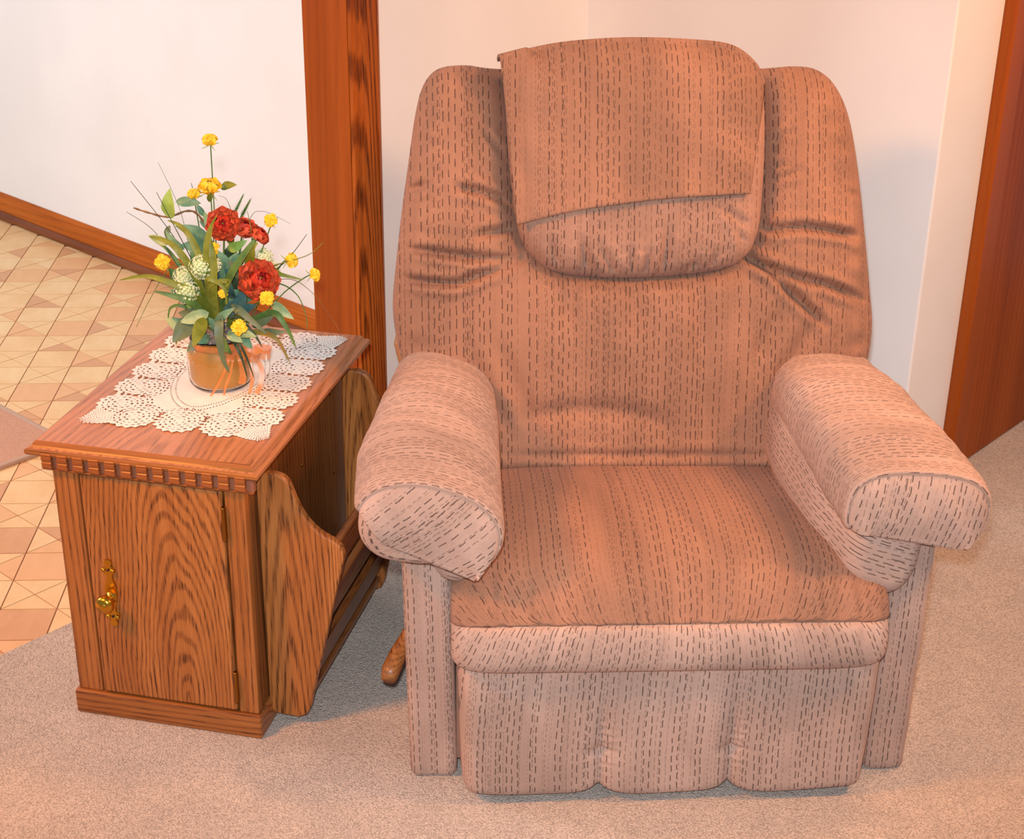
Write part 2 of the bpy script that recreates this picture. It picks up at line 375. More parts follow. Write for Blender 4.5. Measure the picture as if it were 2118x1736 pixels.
# opening on the right: casing, stop and stained door
struct(prism('trim_4', [(1.850, -.955), (1.850, -.978), (1.858, -.984), (1.915, -.986), (1.925, -.980), (1.925, -.955)], 'z', 0, 2.12, M['trim'], bev=.002))
dr = struct(box('door_1', (1.932, -.968, .004), (2.75, -.945, 2.10), M['door_slab'], bev=.002))
# mat on the kitchen floor
mt = struct(box('door_mat', (-.55, .712, -.003), (.518, 1.45, .006), M['mat'], bev=.002)); mt['kind'] = 'thing'
tag(mt, 'brown floor mat with a pale bound edge lying on the patterned kitchen floor', 'mat')
fr = [(-.55, .700), (.530, .700), (.530, 1.46), (-.55, 1.46)]
for nm, lo, hi in (('binding', (-.56, .699, -.003), (.530, .713, .0085)), ('binding', (.517, .713, -.003), (.530, 1.46, .0085))):
    box(nm, lo, hi, M['mat_edge'], mt, .003)

# ------------------------------------------------------------------ recliner
CH = empty('recliner', (.264, 2.184, 0), R_(2.9))
tag(CH, 'brown striped plush recliner with a pillow headrest standing in the corner', 'armchair')
def crease(px, pz, lines, width, depth, ridge=.45):
    """displacement of the plane points by soft folds along polylines"""
    D = np.zeros_like(px)
    for ln in lines:
        w = width; dp = depth
        if isinstance(ln, tuple) and len(ln) == 3 and not isinstance(ln[0], (int, float)): ln, w, dp = ln
        pts = catmull(ln, 5) if len(ln) > 2 else np.array(ln, float)
        best = np.full_like(px, 9.); bt = np.zeros_like(px); L = len(pts)-1
        for i in range(L):
            a, b = pts[i], pts[i+1]; ab = b-a; q = ab@ab+1e-12
            t = np.clip(((px-a[0])*ab[0]+(pz-a[1])*ab[1])/q, 0, 1)
            d = np.hypot(px-a[0]-t*ab[0], pz-a[1]-t*ab[1]); mk = d < best
            best = np.where(mk, d, best); bt = np.where(mk, (i+t)/L, bt)
        fade = np.clip(np.sin(np.clip(bt, .06, .94)*math.pi)*1.8, 0, 1)
        D += fade*(-dp*np.exp(-(best/w)**2)+ridge*dp*np.exp(-((best-2.4*w)/(1.5*w))**2))
    return D
def radial(outline, centre):
    P = catmull(outline, 8, True)-np.array(centre); th = np.arctan2(P[:, 1], P[:, 0]); r = np.hypot(P[:, 0], P[:, 1])
    o = np.argsort(th); th = th[o]; r = r[o]
    th = np.concatenate([th-2*math.pi, th, th+2*math.pi]); r = np.concatenate([r, r, r])
    return lambda t: np.interp(t, th, r)
def prof(rho, p, q): return np.power(np.clip(1-np.power(rho, p), 0, 1), 1/q)
def pillow(name, outline, centre, org, ex, ew, en, Tf, Tb, p, q, disp=None, N=150, mat=None, parent=None, uvoff=(0, 0)):
    org, ex, ew, en = map(lambda v: np.array(v, float), (org, ex, ew, en))
    Rf = radial(outline, centre)
    g = np.linspace(-1, 1, N); a, b = np.meshgrid(g, g, indexing='ij')
    x = a*np.sqrt(1-b*b/2); y = b*np.sqrt(1-a*a/2); rho = np.clip(np.hypot(x, y), 0, 1); th = np.arctan2(y, x)
    rh = 1-(1-rho)**1.7; rh = np.where(rho >= 1-1e-9, 1, rh)
    RR = Rf(th); X = centre[0]+rh*RR*np.cos(th); Y = centre[1]+rh*RR*np.sin(th)
    prf = prof(rh, p, q)
    Zf = Tf*prf; Zb = -Tb*prf
    if disp is not None: Zf = Zf+disp(X, Y, rh, th)
    V = []; UV = []
    for Zz in (Zf, Zb):
        Pn = org+X[..., None]*ex+Y[..., None]*ew+Zz[..., None]*en; V.append(Pn.reshape(-1, 3))
        UV.append(np.stack([X+uvoff[0], Y+uvoff[1]], -1).reshape(-1, 2))
    V = np.concatenate(V); UV = np.concatenate(UV); off = N*N
    F = grid_faces(N, N, 0, True); B_ = grid_faces(N, N, off, False)
    rim = lambda i, j: i in (0, N-1) or j in (0, N-1)
    mp = {off+i*N+j: i*N+j for i in range(N) for j in range(N) if rim(i, j)}
    B_ = [tuple(mp.get(v, v) for v in f) for f in B_]
    # drop unused verts
    used = np.zeros(len(V), bool); used[:off] = True; used[off:] = [not (i+off in mp) for i in range(N*N)] if False else np.array([(k+off) not in mp for k in range(N*N)])
    remap = np.cumsum(used)-1
    F = [tuple(remap[list(f)]) for f in F+B_]
    # consistent outward winding
    return mesh(name, V[used], F, mat, parent, uv=UV[used])
def fixn(o):
    bm = bmesh.new(); bm.from_mesh(o.data); bmesh.ops.recalc_face_normals(bm, faces=bm.faces); bm.to_mesh(o.data); bm.free(); return o

TB = R_(18)
EX, EW, EN = (1, 0, 0), (0, math.sin(TB), math.cos(TB)), (0, -math.cos(TB), math.sin(TB)); BO = np.array([0, .44, .38])
BACK = [(-.375,.730),(-.327,.737),(-.274,.731),(-.15,.727),(.10,.727),(.223,.733),(.277,.737),(.318,.731),(.351,.705),(.378,.652),(.398,.56),(.415,.435),(.428,.327),(.434,.263),(.427,.195),(.40,.12),(.37,.04),(.35,-.03),(.27,-.06),(0,-.06),(-.27,-.06),(-.35,-.03),(-.39,.06),(-.424,.14),(-.445,.20),(-.458,.26),(-.461,.312),(-.454,.383),(-.442,.48),(-.429,.568),(-.417,.646),(-.402,.70)]
HEAD = [(-.253,.739),(-.199,.756),(-.139,.767),(-.036,.77),(.068,.767),(.146,.757),(.192,.727),(.209,.676),(.213,.591),(.210,.505),(.203,.436),(.178,.388),(.117,.364),(-.032,.353),(-.155,.362),(-.204,.389),(-.232,.436),(-.245,.522),(-.253,.633)]
BC = [[(-.341,.516),(-.292,.505),(-.247,.49)],[(-.445,.409),(-.396,.402),(-.338,.394),(-.283,.389),(-.225,.391)],[(-.455,.356),(-.396,.346),(-.338,.346),(-.293,.364),(-.229,.382)],[(-.306,.431),(-.238,.445)],[(-.431,.512),(-.399,.52)],
 [(.211,.453),(.23,.44),(.284,.444),(.353,.434),(.385,.426)],[(.179,.392),(.221,.367),(.268,.321),(.33,.267)],[(.179,.392),(.259,.358),(.333,.339),(.403,.31)]]
BC2 = [[(-.296,.613),(-.256,.573)],[(.218,.547),(.261,.561)],[(.218,.529),(.278,.547)],[(.221,.587),(.258,.618)],[(-.43,.60),(-.40,.605)],[(.40,.50),(.37,.507)]]
BSOFT = [[(-.217,.103),(-.12,.113),(-.032,.107),(.039,.085)],[(-.318,.228),(-.288,.14),(-.244,.069)],[(.312,.278),(.269,.208),(.243,.155)],[(-.28,.25),(-.235,.15),(-.2,.08)],[(.089,.35),(.095,.30),(.099,.20)],[(-.139,.35),(-.147,.27)],[(-.022,.349),(-.019,.27)],[(.25,.30),(.20,.20)]]
Rh = radial(HEAD, (-.02, .56))
def bdisp(X, Y, rh, th):
    d = crease(X, Y, BC, .0062, .015, .75)+crease(X, Y, BC2, .005, .008, .7)+crease(X, Y, BC, .02, .006, .5)+crease(X, Y, BSOFT, .016, .009, .3)
    d += crease(X, Y, [[(-.253,.029),(.013,.027),(.273,.025)]], .007, .006)+crease(X, Y, [[(-.30,-.005),(0,-.008),(.30,-.005)]], .010, .010)
    hx, hy = X+.02, Y-.56; rr = np.hypot(hx, hy)/Rh(np.arctan2(hy, hx))
    d -= .050*np.exp(-((rr-.90)/.14)**2)+.030*(rr < .9)*(1-np.exp(-((rr-.9)/.12)**2))       # hollow round the head pillow
    side = np.clip((np.abs(X+.01)-.22)/.1, 0, 1)*np.clip((Y-.30)/.12, 0, 1); d += .012*side
    d += .010*np.exp(-((Y-.25)/.12)**2)*np.exp(-(X/.3)**2)
    d -= .012*np.exp(-((Y-.10)/.09)**2)
    env = np.clip((1-rh)*6, 0, 1)
    # outer edge puckers
    d += env*0+.0035*np.sin(Y*95+np.sin(Y*31)*2)*np.exp(-((rh-.93)/.06)**2)
    return d*np.clip((1-rh)*14, 0, 1)
bk = fixn(pillow('backrest', BACK, (-.01, .36), BO, EX, EW, EN, .088, .075, 5.5, 2.3, bdisp, 190, M['fabric'], CH))
HC = [[(-.122,.423),(-.109,.37)],[(-.091,.414),(-.059,.357)],[(.034,.44),(.025,.369)],[(.088,.383),(.074,.365)],[(-.175,.419),(-.166,.379)],[(-.033,.402),(-.027,.36)],[(.129,.478),(.181,.444)],[(.155,.444),(.171,.419)],[(0,.40),(-.004,.36)],[(.12,.40),(.115,.37)]]
def hdisp(X, Y, rh, th):
    return (crease(X, Y, HC, .007, .0075)+.002*np.sin(X*130+np.sin(X*40))*np.exp(-((Y-.38)/.05)**2))*np.clip((1-rh)*12, 0, 1)
HOFF = .062
hd = fixn(pillow('headrest', HEAD, (-.02, .56), BO+np.array(EN)*HOFF, EX, EW, EN, .068, .06, 4.5, 2.2, hdisp, 120, M['fabric_m'], CH, (.004, .3)))
# timber-coloured shell of the back, behind the cushion
bshell = [(-.446,.30),(-.462,.225),(-.447,.165),(-.41,.11),(.38,.10),(.415,.16),(.42,.30),(.395,.50),(.36,.66),(-.38,.66),(-.42,.50)]
V = []; nb = len(bshell)
for off in (-.055, -.085):
    for x, w in bshell: V.append(BO+np.array(EX)*x+np.array(EW)*w+np.array(EN)*off)
o = mesh('back_panel', V, [tuple(range(nb)), tuple(range(2*nb-1, nb-1, -1))]+[(i, nb+i, nb+(i+1) % nb, (i+1) % nb) for i in range(nb)], M['backboard'], CH, smooth=False); bevel(o, .012, 3); fixn(o)

# seat cushion: swept section, lip in front
SEC = [(.46,.37),(.415,.398),(.34,.418),(.24,.436),(.14,.446),(.04,.443),(-.02,.430),(-.06,.408),(-.088,.380),(-.098,.368),(-.108,.352),(-.113,.325),(-.110,.298),(-.098,.281),(-.075,.272),(0,.268),(.2,.262),(.46,.262)]
S = catmull(SEC, 7); ns = len(S); NX = 150
xs = np.linspace(-1, 1, NX); xs = np.sign(xs)*(1-(1-np.abs(xs))**1.25)
seglen = np.concatenate([[0], np.cumsum(np.hypot(*np.diff(S, axis=0).T))])
iseam = int(np.argmin(np.hypot(S[:, 0]+.098, S[:, 1]-.368))); V = []; UV = []
cy_, cz_ = .17, .35
for xi in xs:
    edge = prof(abs(xi), 9, 2.6)
    for k, (y, z) in enumerate(S):
        hw_ = .352-.02*max(0, min(1, (y)/.4))
        x = xi*hw_-.008
        zz = z; yy = y
        front = math.exp(-((k-iseam)/16)**2)
        if k < iseam: zz = z-.035*(1-prof(abs(xi), 4.5, 1.6))*min(1, (y+.12)/.12+.25)
        fr_ = 1-prof(abs(xi), 14, 2.4)
        bl = min(1, max(0, (k-iseam+16)/16)); yy = y+.045*fr_*bl; zz = zz+((cz_-.03-z)*.35*fr_*bl if k >= iseam else 0)
        # gathers
        g = math.sin(xi*62+1.7*math.sin(xi*17))*.5+math.sin(xi*113+2)*.3+math.sin(xi*35+4)*.4
        dd = k-iseam
        amp = .0050*math.exp(-((dd+8)/9)**2) if dd < 0 else .0028*math.exp(-((dd-6)/8)**2)
        zz += amp*g*(.9 if dd < 0 else .2); yy -= amp*g*(.3 if dd < 0 else 1.)
        sm = math.exp(-(dd/1.5)**2)*.0045; yy += sm; zz -= sm*.6
        if k < iseam: zz += .006*math.sin(xi*3.1+y*9)*math.exp(-((y-.1)/.2)**2)
        V.append((x, yy, zz)); 
        fan = 1+.0*dd
        g_ = (.24 if dd < 0 else .13)*max(0, 1-abs(dd)/(22 if dd < 0 else 26))**1.3; UV.append((x*(1+g_)+.5+(.004 if dd > 0 else 0), seglen[k]))
F = grid_faces(NX, ns, 0, False)+[tuple(range(ns))[::-1], tuple((NX-1)*ns+k for k in range(ns))]
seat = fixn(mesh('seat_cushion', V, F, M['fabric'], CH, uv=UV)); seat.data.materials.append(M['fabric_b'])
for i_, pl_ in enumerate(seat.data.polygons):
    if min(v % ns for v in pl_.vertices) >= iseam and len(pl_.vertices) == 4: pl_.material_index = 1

# footrest panel with two tufted channels
NX2, NZ2 = 150, 70; V = []; UV = []
chx = (-.111, .108)
def bottomz(x):
    n1 = .016*sum(math.exp(-abs(x-c)/.020) for c in chx); return .004+n1+.012*abs(x/.34)**6
for xi in np.linspace(-1, 1, NX2):
    for zi in np.linspace(0, 1, NZ2):
        zt = .285; x0 = xi*(.351-.008*(1-zi)); zb = bottomz(x0); z = zb+(zt-zb)*zi
        e = prof(abs(xi), 46, 2.2)*prof(abs(1-zi), 50, 2.2)
        y = .03-(.106+.006*math.sin(zi*3.1))*e
        for c in chx:
            y += .016*math.exp(-abs(x0-c)/.016)*(.35+.65*(1-zi))
            if abs(z-.108) < .05: y += .008*math.exp(-((x0-c)/.022)**2-((z-.108)/.010)**2)
            y += .0022*math.sin(z*420)*math.exp(-((x0-c-.008)/.014)**2)*math.exp(-((z-.12)/.05)**2)
        y += .002*math.sin(x0*27+z*8)
        V.append((x0-.002, y, z)); UV.append((x0+1.7+.004*math.sin(z*14)+.012*(z-.15)*x0*6, z))
n0 = len(V)
bp = [(x, .05, z) for (x, y, z) in V]; V2 = V+bp; UV2 = UV+[(u, v) for u, v in UV]
F = grid_faces(NX2, NZ2, 0, False)+grid_faces(NX2, NZ2, n0, True)
def ring(NX, NZ):
    return [(i, 0) for i in range(NX)]+[(NX-1, j) for j in range(1, NZ)]+[(i, NZ-1) for i in range(NX-2, -1, -1)]+[(0, j) for j in range(NZ-2, 0, -1)]
rg = [i*NZ2+j for i, j in ring(NX2, NZ2)]
F += [(rg[k], rg[(k+1) % len(rg)], n0+rg[(k+1) % len(rg)], n0+rg[k]) for k in range(len(rg))]
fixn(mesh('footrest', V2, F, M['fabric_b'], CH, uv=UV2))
# recessed front rail between the arms, behind the footrest
o = box('front_rail', (-.352, .012, .03), (.358, .10, .262), M['fabric_flat'], CH, .004)

# upholstered side panels below the arms
def side_panel(x0, x1, taper):
    pts = [(0, .012), (.006, .002), (.80, .002), (.80, .50), (0, .50)]
    V = []; UV = []; ny, nz = 40, 34; nxx = 10
    # rounded box as superellipse ring in (x,y) lofted over z
    xc, yc, hx, hy = (x0+x1)/2, .405, abs(x1-x0)/2, .405; nr = 160
    zs = np.concatenate([[.0, .001, .004, .010], np.linspace(.03, .52, 40)])
    per = 0; ring_ = []
    for k in range(nr):
        a = 2*math.pi*k/nr; cx_ = math.copysign(abs(math.cos(a))**.12, math.cos(a)); sy = math.copysign(abs(math.sin(a))**.12, math.sin(a))
        ring_.append((cx_, sy))
    # even spacing
    rp = np.array([(xc+c*hx, yc+s*hy) for c, s in ring_]+[(xc+ring_[0][0]*hx, yc+ring_[0][1]*hy)])
    L = np.concatenate([[0], np.cumsum(np.hypot(*np.diff(rp, axis=0).T))]); t = np.linspace(0, L[-1], nr+1)
    RX = np.interp(t, L, rp[:, 0]); RY = np.interp(t, L, rp[:, 1])
    for z in zs:
        ins = .006*max(0, (.012-z)/.012)**2; tp = taper*(z/.5)
        for k in range(nr+1):
            x, y = RX[k], RY[k]
            x = xc+(x-xc)*(1-ins/hx)+tp; y = yc+(y-yc)*(1-ins/hy)
            y += .0015*math.sin(z*40+x*60)+.001*math.sin(z*17)
            V.append((x, y, z)); UV.append((t[k]+3.1+x0, z))
    F = grid_faces(len(zs), nr+1, 0, True)+[tuple(range(nr))]
    return fixn(mesh('side_panel', V, F, M['fabric_b'], CH, uv=UV))
side_panel(-.432, -.348, -.010); side_panel(.356, .432, .002)

# arms: loft of rounded sections; key rows are y, centre x, centre z, half width, half height
def keyed(keys, y):
    K = np.array(keys); return [np.interp(y, K[:, 0], K[:, c]) for c in range(1, K.shape[1])]
ARM = dict(e=2.3, tilt=0.)
def sec(th, cx, cz, a, b):
    e = ARM['e']; c, s = np.cos(th), np.sin(th); u = a*np.sign(c)*np.abs(c)**(2/e); v = b*np.sign(s)*np.abs(s)**(2/e)
    ct, st_ = math.cos(ARM['tilt']), math.sin(ARM['tilt'])
    return cx+u*ct-v*st_, cz+u*st_+v*ct
def arm_body(keys, yf, yb, mat):
    V = []; UV = []; nth = 72; Y = []
    dome = [(yf+.028*(1-math.cos(a)), math.sin(a)) for a in np.linspace(.05, math.pi/2, 12)]
    rows = [(y, s) for y, s in dome]+[(y, 1.) for y in np.linspace(yf+.036, yb, 26)]
    for y, s in rows:
        cx, cz, a, b = keyed(keys, y)
        for th in np.linspace(0, 2*math.pi, nth+1):
            x, z = sec(th, cx, cz, a*(.6+.4*s) if s < 1 else a, b*(.6+.4*s) if s < 1 else b)
            z += .0012*math.sin(x*90+y*50)
            V.append((x, y, z)); UV.append((y+7, th*.1))
    F = grid_faces(len(rows), nth+1, 0, False)+[tuple(range(nth)), tuple((len(rows)-1)*(nth+1)+k for k in range(nth))[::-1]]
    return V, F, UV
def armrest(keys, keys2, yf, yb, rec=.005):
    A_ = Acc(); V, F, UV = arm_body(keys, yf, yb, None); V2, F2, UV2 = arm_body(keys2, yf+rec, yb, None)
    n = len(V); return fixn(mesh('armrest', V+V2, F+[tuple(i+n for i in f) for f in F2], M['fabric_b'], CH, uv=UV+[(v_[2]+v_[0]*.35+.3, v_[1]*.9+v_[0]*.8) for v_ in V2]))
LK = [(-.08,-.394,.534,.110,.070),(.1,-.394,.540,.110,.070),(.3,-.377,.545,.096,.064),(.45,-.368,.536,.084,.060),(.62,-.36,.53,.075,.06)]
LK2 = [(-.08,-.352,.462,.034,.052),(.3,-.345,.46,.075,.09),(.62,-.34,.45,.075,.09)]
RK = [(-.08,.378,.538,.108,.062),(.05,.368,.545,.110,.066),(.3,.346,.548,.102,.062),(.45,.336,.536,.094,.058),(.62,.33,.52,.075,.055)]
RK2 = [(-.08,.345,.46,.050,.085),(.1,.322,.47,.080,.10),(.3,.305,.47,.082,.09),(.62,.31,.45,.08,.09)]
LA, RA = dict(e=2.15, tilt=R_(-17)), dict(e=2.7, tilt=R_(-4))
LB = [(y_, cx_-.013, cz_-.008, a_-.014, b_-.006) for y_, cx_, cz_, a_, b_ in LK]
ARM.update(dict(e=2.3, tilt=0.)); armrest(LB, LK2, -.078, .60, .045); ARM.update(RA); armrest(RK, RK2, -.045, .60)

# loose arm covers
def arm_cover(label, keys, yf, yb, tho, thi, side, chord):
    """tho(y)/thi(y): outer and inner hem angles (radians); chord: apron hem end points (x,z) outer and inner"""
    nth, ny = 90, 70; V = []; UV = []; off = .0075; Sx = -1 if side < 0 else 1
    def arch(y, r=1., lift=0.):
        cx, cz, a, b = keyed(keys, y); th = np.linspace(tho(y), thi(y), nth)
        x, z = sec(th, cx, cz, (a+off)*r, (b+off)*r); return x, z, th
    ys = np.concatenate([np.linspace(yb, yf+.03, ny)])
    arc0 = None
    for y in ys:
        x, z, th = arch(y); z = z+.0010*np.sin(y*120+x*20)+.0018*np.sin(y*38+x*33)
        al = np.concatenate([[0], np.cumsum(np.hypot(np.diff(x), np.diff(z)))]); al -= al[nth//2]
        for k in range(nth): V.append((x[k], y, z[k])); UV.append((y+11, al[k]))
    # rounded turn to the front
    nturn = 8
    for j in range(1, nturn+1):
        a = j/nturn*math.pi/2; y = yf+.03-.03*math.sin(a); r = 1-.045*(1-math.cos(a)); x, z, th = arch(yf+.03, r)
        al = np.concatenate([[0], np.cumsum(np.hypot(np.diff(x), np.diff(z)))]); al -= al[nth//2]
        for k in range(nth): V.append((x[k], y, z[k])); UV.append((y+11-.01*a, al[k]))
    rows = len(ys)+nturn
    # seam groove then the apron down to the straight hem
    xr, zr, th = arch(yf+.03, .955); nap = 26
    (xo, zo), (xi_, zi_) = chord; s = np.linspace(0, 1, nth)
    al = np.concatenate([[0], np.cumsum(np.hypot(np.diff(xr), np.diff(zr)))]); s = al/al[-1]; s = s*.35+.65*(3*s*s-2*s**3)
    qx = xo+(xi_-xo)*s; qz = zo+(zi_-zo)*s; ca_, sa_ = math.cos(R_(38)), math.sin(R_(38))*(1 if side < 0 else -1)
    if side > 0: ca_, sa_ = math.cos(R_(78)), -math.sin(R_(78))
    for j in range(1, nap+1):
        t = j/nap
        for k in range(nth):
            x = xr[k]+(qx[k]-xr[k])*t; z = zr[k]+(qz[k]-zr[k])*t
            y = yf+.005*math.exp(-t*14)-.012*math.sin(min(1, t*1.05)*math.pi*.9)-.0015*math.sin(x*120+z*60)*math.sin(t*math.pi)
            V.append((x, y, z)); UV.append((-x*sa_+z*ca_+2.3, x*ca_+z*sa_) if side < 0 else (x*sa_+z*ca_+2.3, x*ca_-z*sa_))
    F = grid_faces(rows+nap, nth, 0, False)
    o = fixn(mesh('armrest_cover', V, F, M['fabric_b'], None, uv=UV)); o.location = CH.location; o.rotation_euler = CH.rotation_euler
    sd = o.modifiers.new('thickness', 'SOLIDIFY'); sd.thickness = .005; sd.offset = 0
    return tag(o, label, 'cover', 'loose fabric covers on the recliner arms')
def ip(pts): 
    K = np.array(pts, float); return lambda y: R_(float(np.interp(y, K[:, 0], K[:, 1])))
ARM.update(LA)
arm_cover("fabric cover fitted over the recliner's arm nearest the wooden table", LK, -.082, .47,
    ip([(-.06, 178), (.02, 182), (.10, 186), (.5, 190)]), ip([(-.06, -34), (.1, -50), (.5, -52)]), -1, ((-.460, .512), (-.322, .445)))
ARM.update(RA)
arm_cover("fabric cover on the recliner's arm beside the open carpet and stained door", RK, -.052, .47,
    ip([(-.06, 205), (.1, 200), (.5, 205)]), ip([(-.06, -36), (.1, -45), (.5, -40)]), 1, ((.306, .502), (.448, .474)))

# loose headrest cover: a sheet lying on the head pillow, folded over its top
COVER_L = [(-.236,.449),(-.249,.547),(-.262,.66),(-.267,.739)]
COVER_B = [(-.236,.449),(-.141,.472),(-.038,.487),(.049,.496),(.12,.500),(.177,.503)]
nu, nv = 90, 80; V = []; UV = []; cb = catmull(COVER_B, 12)
cbs = np.linspace(0, len(cb)-1, nu)
topline = [(-.267,.742),(-.21,.756),(-.142,.768),(-.04,.775),(.063,.773),(.144,.764),(.188,.735),(.207,.70)]
tl = catmull(topline, 12)
for a in range(nu):
    s = a/(nu-1); bx = np.interp(s*(len(cb)-1), range(len(cb)), cb[:, 0]); bz = np.interp(s*(len(cb)-1), range(len(cb)), cb[:, 1])
    tx = -.267+(.207+.267)*s; tz = float(np.interp(tx, tl[:, 0], tl[:, 1]))
    if s > .93: bz += (s-.93)*.5*0
    for b in range(nv):
        t = b/(nv-1)
        if t <= .8:
            tt = (t/.8); x = bx+(tx-bx)*tt; w = bz+(tz-bz)*(1-(1-tt)**1.15)
            hx, hy = x+.02, w-.56; rr = float(np.hypot(hx, hy)/Rh(math.atan2(hy, hx)))
            d = HOFF+.068*float(prof(min(rr, .985), 4.5, 2.2))+.0065
            if x < -.215: d = max(d, HOFF+.052)
            d += .0012*math.sin(w*60+x*40)+.004*math.exp(-(tt/.05)**2)
            vv = w
        else:
            tt = (t-.8)/.2; ang = tt*math.pi*.75; x = tx; w = tz+.006*math.sin(ang)
            hx, hy = x+.02, tz-.56; rr = float(np.hypot(hx, hy)/Rh(math.atan2(hy, hx)))
            d0 = max(HOFF+.068*float(prof(min(rr, .985), 4.5, 2.2))+.0065, (HOFF+.052) if x < -.215 else 0)
            d = d0-.11*tt; vv = tz+.11*tt
        V.append(BO+np.array(EX)*x+np.array(EW)*w+np.array(EN)*d); UV.append((x+.6, vv+.2))
hc = fixn(mesh('headrest_cover', V, grid_faces(nu, nv), M['fabric'], None, uv=UV)); hc.location = CH.location; hc.rotation_euler = CH.rotation_euler
sd = hc.modifiers.new('thickness', 'SOLIDIFY'); sd.thickness = .006; sd.offset = 0
tag(hc, 'striped fabric cover draped over the upper head pillow of the recliner', 'cover')

# wooden release lever on the table side
lv = tube('lever', [(-.405,.22,.215),(-.430,.155,.198),(-.451,.105,.184),(-.463,.075,.172),(-.467,.058,.165)], [.011,.013,.0155,.0165,.013], M['lever'], CH, 14); tag(lv, 'turned wooden recliner lever')

# ------------------------------------------------------------------ end table with magazine rack
TAB = empty('end_table', (-.615, 2.303, 0), R_(-12.4))
tag(TAB, 'oak end table with a cupboard door and scalloped magazine rack beside the recliner', 'table')
HT = .545
carc = box('carcass', (-.168, .022, .05), (.168, .545, .515), M['oak_shaded'], TAB, .002)
box('stile', (-.170, .008, .048), (-.124, .026, .500), M['oak_v'], TAB, .0025)
box('stile', (.140, .008, .048), (.176, .026, .500), M['oak_v'], TAB, .0025)
box('side_post', (.160, .024, .048), (.1745, .072, .515), M['oak_shaded'], TAB, .002)
box('plinth', (-.176, .0, .0), (.182, .56, .048), M['oak_h'], TAB, .004)
box('apron', (-.172, .004, .497), (.182, .02, .527), M['dentil_gap'], TAB, .001)
# dentil moulding: a proud stepped block on each pitch
npit = 13; x0, x1 = -.179, .196; pit = (x1-x0)/npit
dme = None
for k in range(npit):
    xa = x0+k*pit
    if dme is None:
        w = pit*.62
        pts = [(.006, 0), (.0, 0), (-.004, .004), (-.0045, .013), (-.002, .0155), (-.0045, .018), (-.0045, .030), (.006, .030)]
        V = [(0, y, z) for y, z in pts]+[(w, y, z) for y, z in pts]; n = len(pts)
        F = [tuple(range(n)), tuple(range(2*n-1, n-1, -1))]+[(i, n+i, n+(i+1) % n, (i+1) % n) for i in range(n)]
        o = mesh('dentil_block', V, F, M['dentil'], TAB, smooth=False); fixn(o); dme = o.data; bevel(o, .0007, 1)
    else:
        o = bpy.data.objects.new('dentil_block', dme); COL.objects.link(o); o.parent = TAB; bevel(o, .0007, 1)
    o.location = (xa, -.004, .499)
box('dentil_rail', (-.180, .0, .4985), (.197, .012, .530), M['dentil_gap'], TAB, .001)
box('dentil_strip', (-.180, -.0025, .497), (.197, .006, .5005), M['dentil'], TAB, .0008)
# side run of the moulding
# table top with an ogee edge, lofted from rectangles (inset, height)
prof_t = [(.020, -.024), (.006, -.024), (.002, -.022), (0, -.018), (.0005, -.013), (.004, -.0105), (.008, -.0095), (.0105, -.007), (.013, -.002), (.0165, 0)]
tx0, tx1, ty0, ty1 = -.210, .206, -.006, .610; V = []
for ins, z in prof_t:
    V += [(tx0+ins, ty0+ins, HT+z), (tx1-ins, ty0+ins, HT+z), (tx1-ins, ty1-ins, HT+z), (tx0+ins, ty1-ins, HT+z)]
F = [(3, 2, 1, 0)]
for k in range(len(prof_t)-1):
    for i in range(4): F.append((k*4+i, k*4+(i+1) % 4, (k+1)*4+(i+1) % 4, (k+1)*4+i))
F.append(tuple((len(prof_t)-1)*4+i for i in range(4)))
top = mesh('tabletop', V, F, M['oak_top'], TAB, smooth=False); fixn(top)
top.data.materials.append(M['oak_h'])
for p in top.data.polygons:
    if p.center.y < ty0+.02 and abs(p.normal.z) < .98 and abs(p.normal.y) > .3: p.material_index = 1
# cupboard door
door = box('door', (-.119, .004, .052), (.1365, .020, .492), M['oak_door'], TAB, .004)
box('door_stop', (-.124, .021, .049), (.1405, .024, .497), M['oak_shaded'], TAB, 0)
for z in (.432, .104):
    h = box('hinge', (.1345, .001, z-.032), (.1425, .008, z+.032), M['brass_dark'], door, .002)
    lathe('hinge_pin', [(0, 0), (.0032, 0), (.0034, .002), (.0034, .062), (.0032, .064), (0, .064)], M['brass_dark'], None, 12, 'z', (.1392, .001, z-.032)).parent = door
# brass backplate and knob
half = [(0, .068), (.005, .0665), (.0075, .062), (.006, .057), (.0045, .054), (.009, .052), (.0125, .047), (.011, .041), (.0065, .037), (.0055, .031), (.007, .025), (.0095, .018), (.011, .008), (.0115, 0)]
half += [(r, -z) for r, z in half[-2::-1]]
pl = [(x, z) for x, z in half]+[(-x, z) for x, z in half[-2:0:-1]]
bp_ = prism('backplate', [(x-.082, z+.266) for x, z in pl], 'y', -.0005, .0045, M['brass'], None, .0012); bp_.parent = door
for zz in (.313, .219):
    for sx in (-1, 1):
        o = lathe('scroll_bead', [(0, -.004), (.0028, -.0035), (.0042, -.001), (.0042, .001)], M['brass'], None, 14, 'y', (-.082+sx*.0085, -.001, zz)); o.parent = bp_
    o = lathe('pin_hole', [(0, -.0022), (.0022, -.0022), (.0024, 0)], M['hole'], None, 12, 'y', (-.082, -.0, zz)); o.parent = bp_
kn = lathe('knob', [(0, -.036), (.0045, -.0358), (.0070, -.0348), (.0078, -.0338), (.0115, -.0334), (.0152, -.030), (.0172, -.025), (.0165, -.0205), (.012, -.0165), (.0075, -.0135), (.0062, -.009), (.0072, -.004), (.011, -.001), (.0115, .001)], M['brass'], None, 40, 'y', (-.082, 0, .257)); kn.parent = door
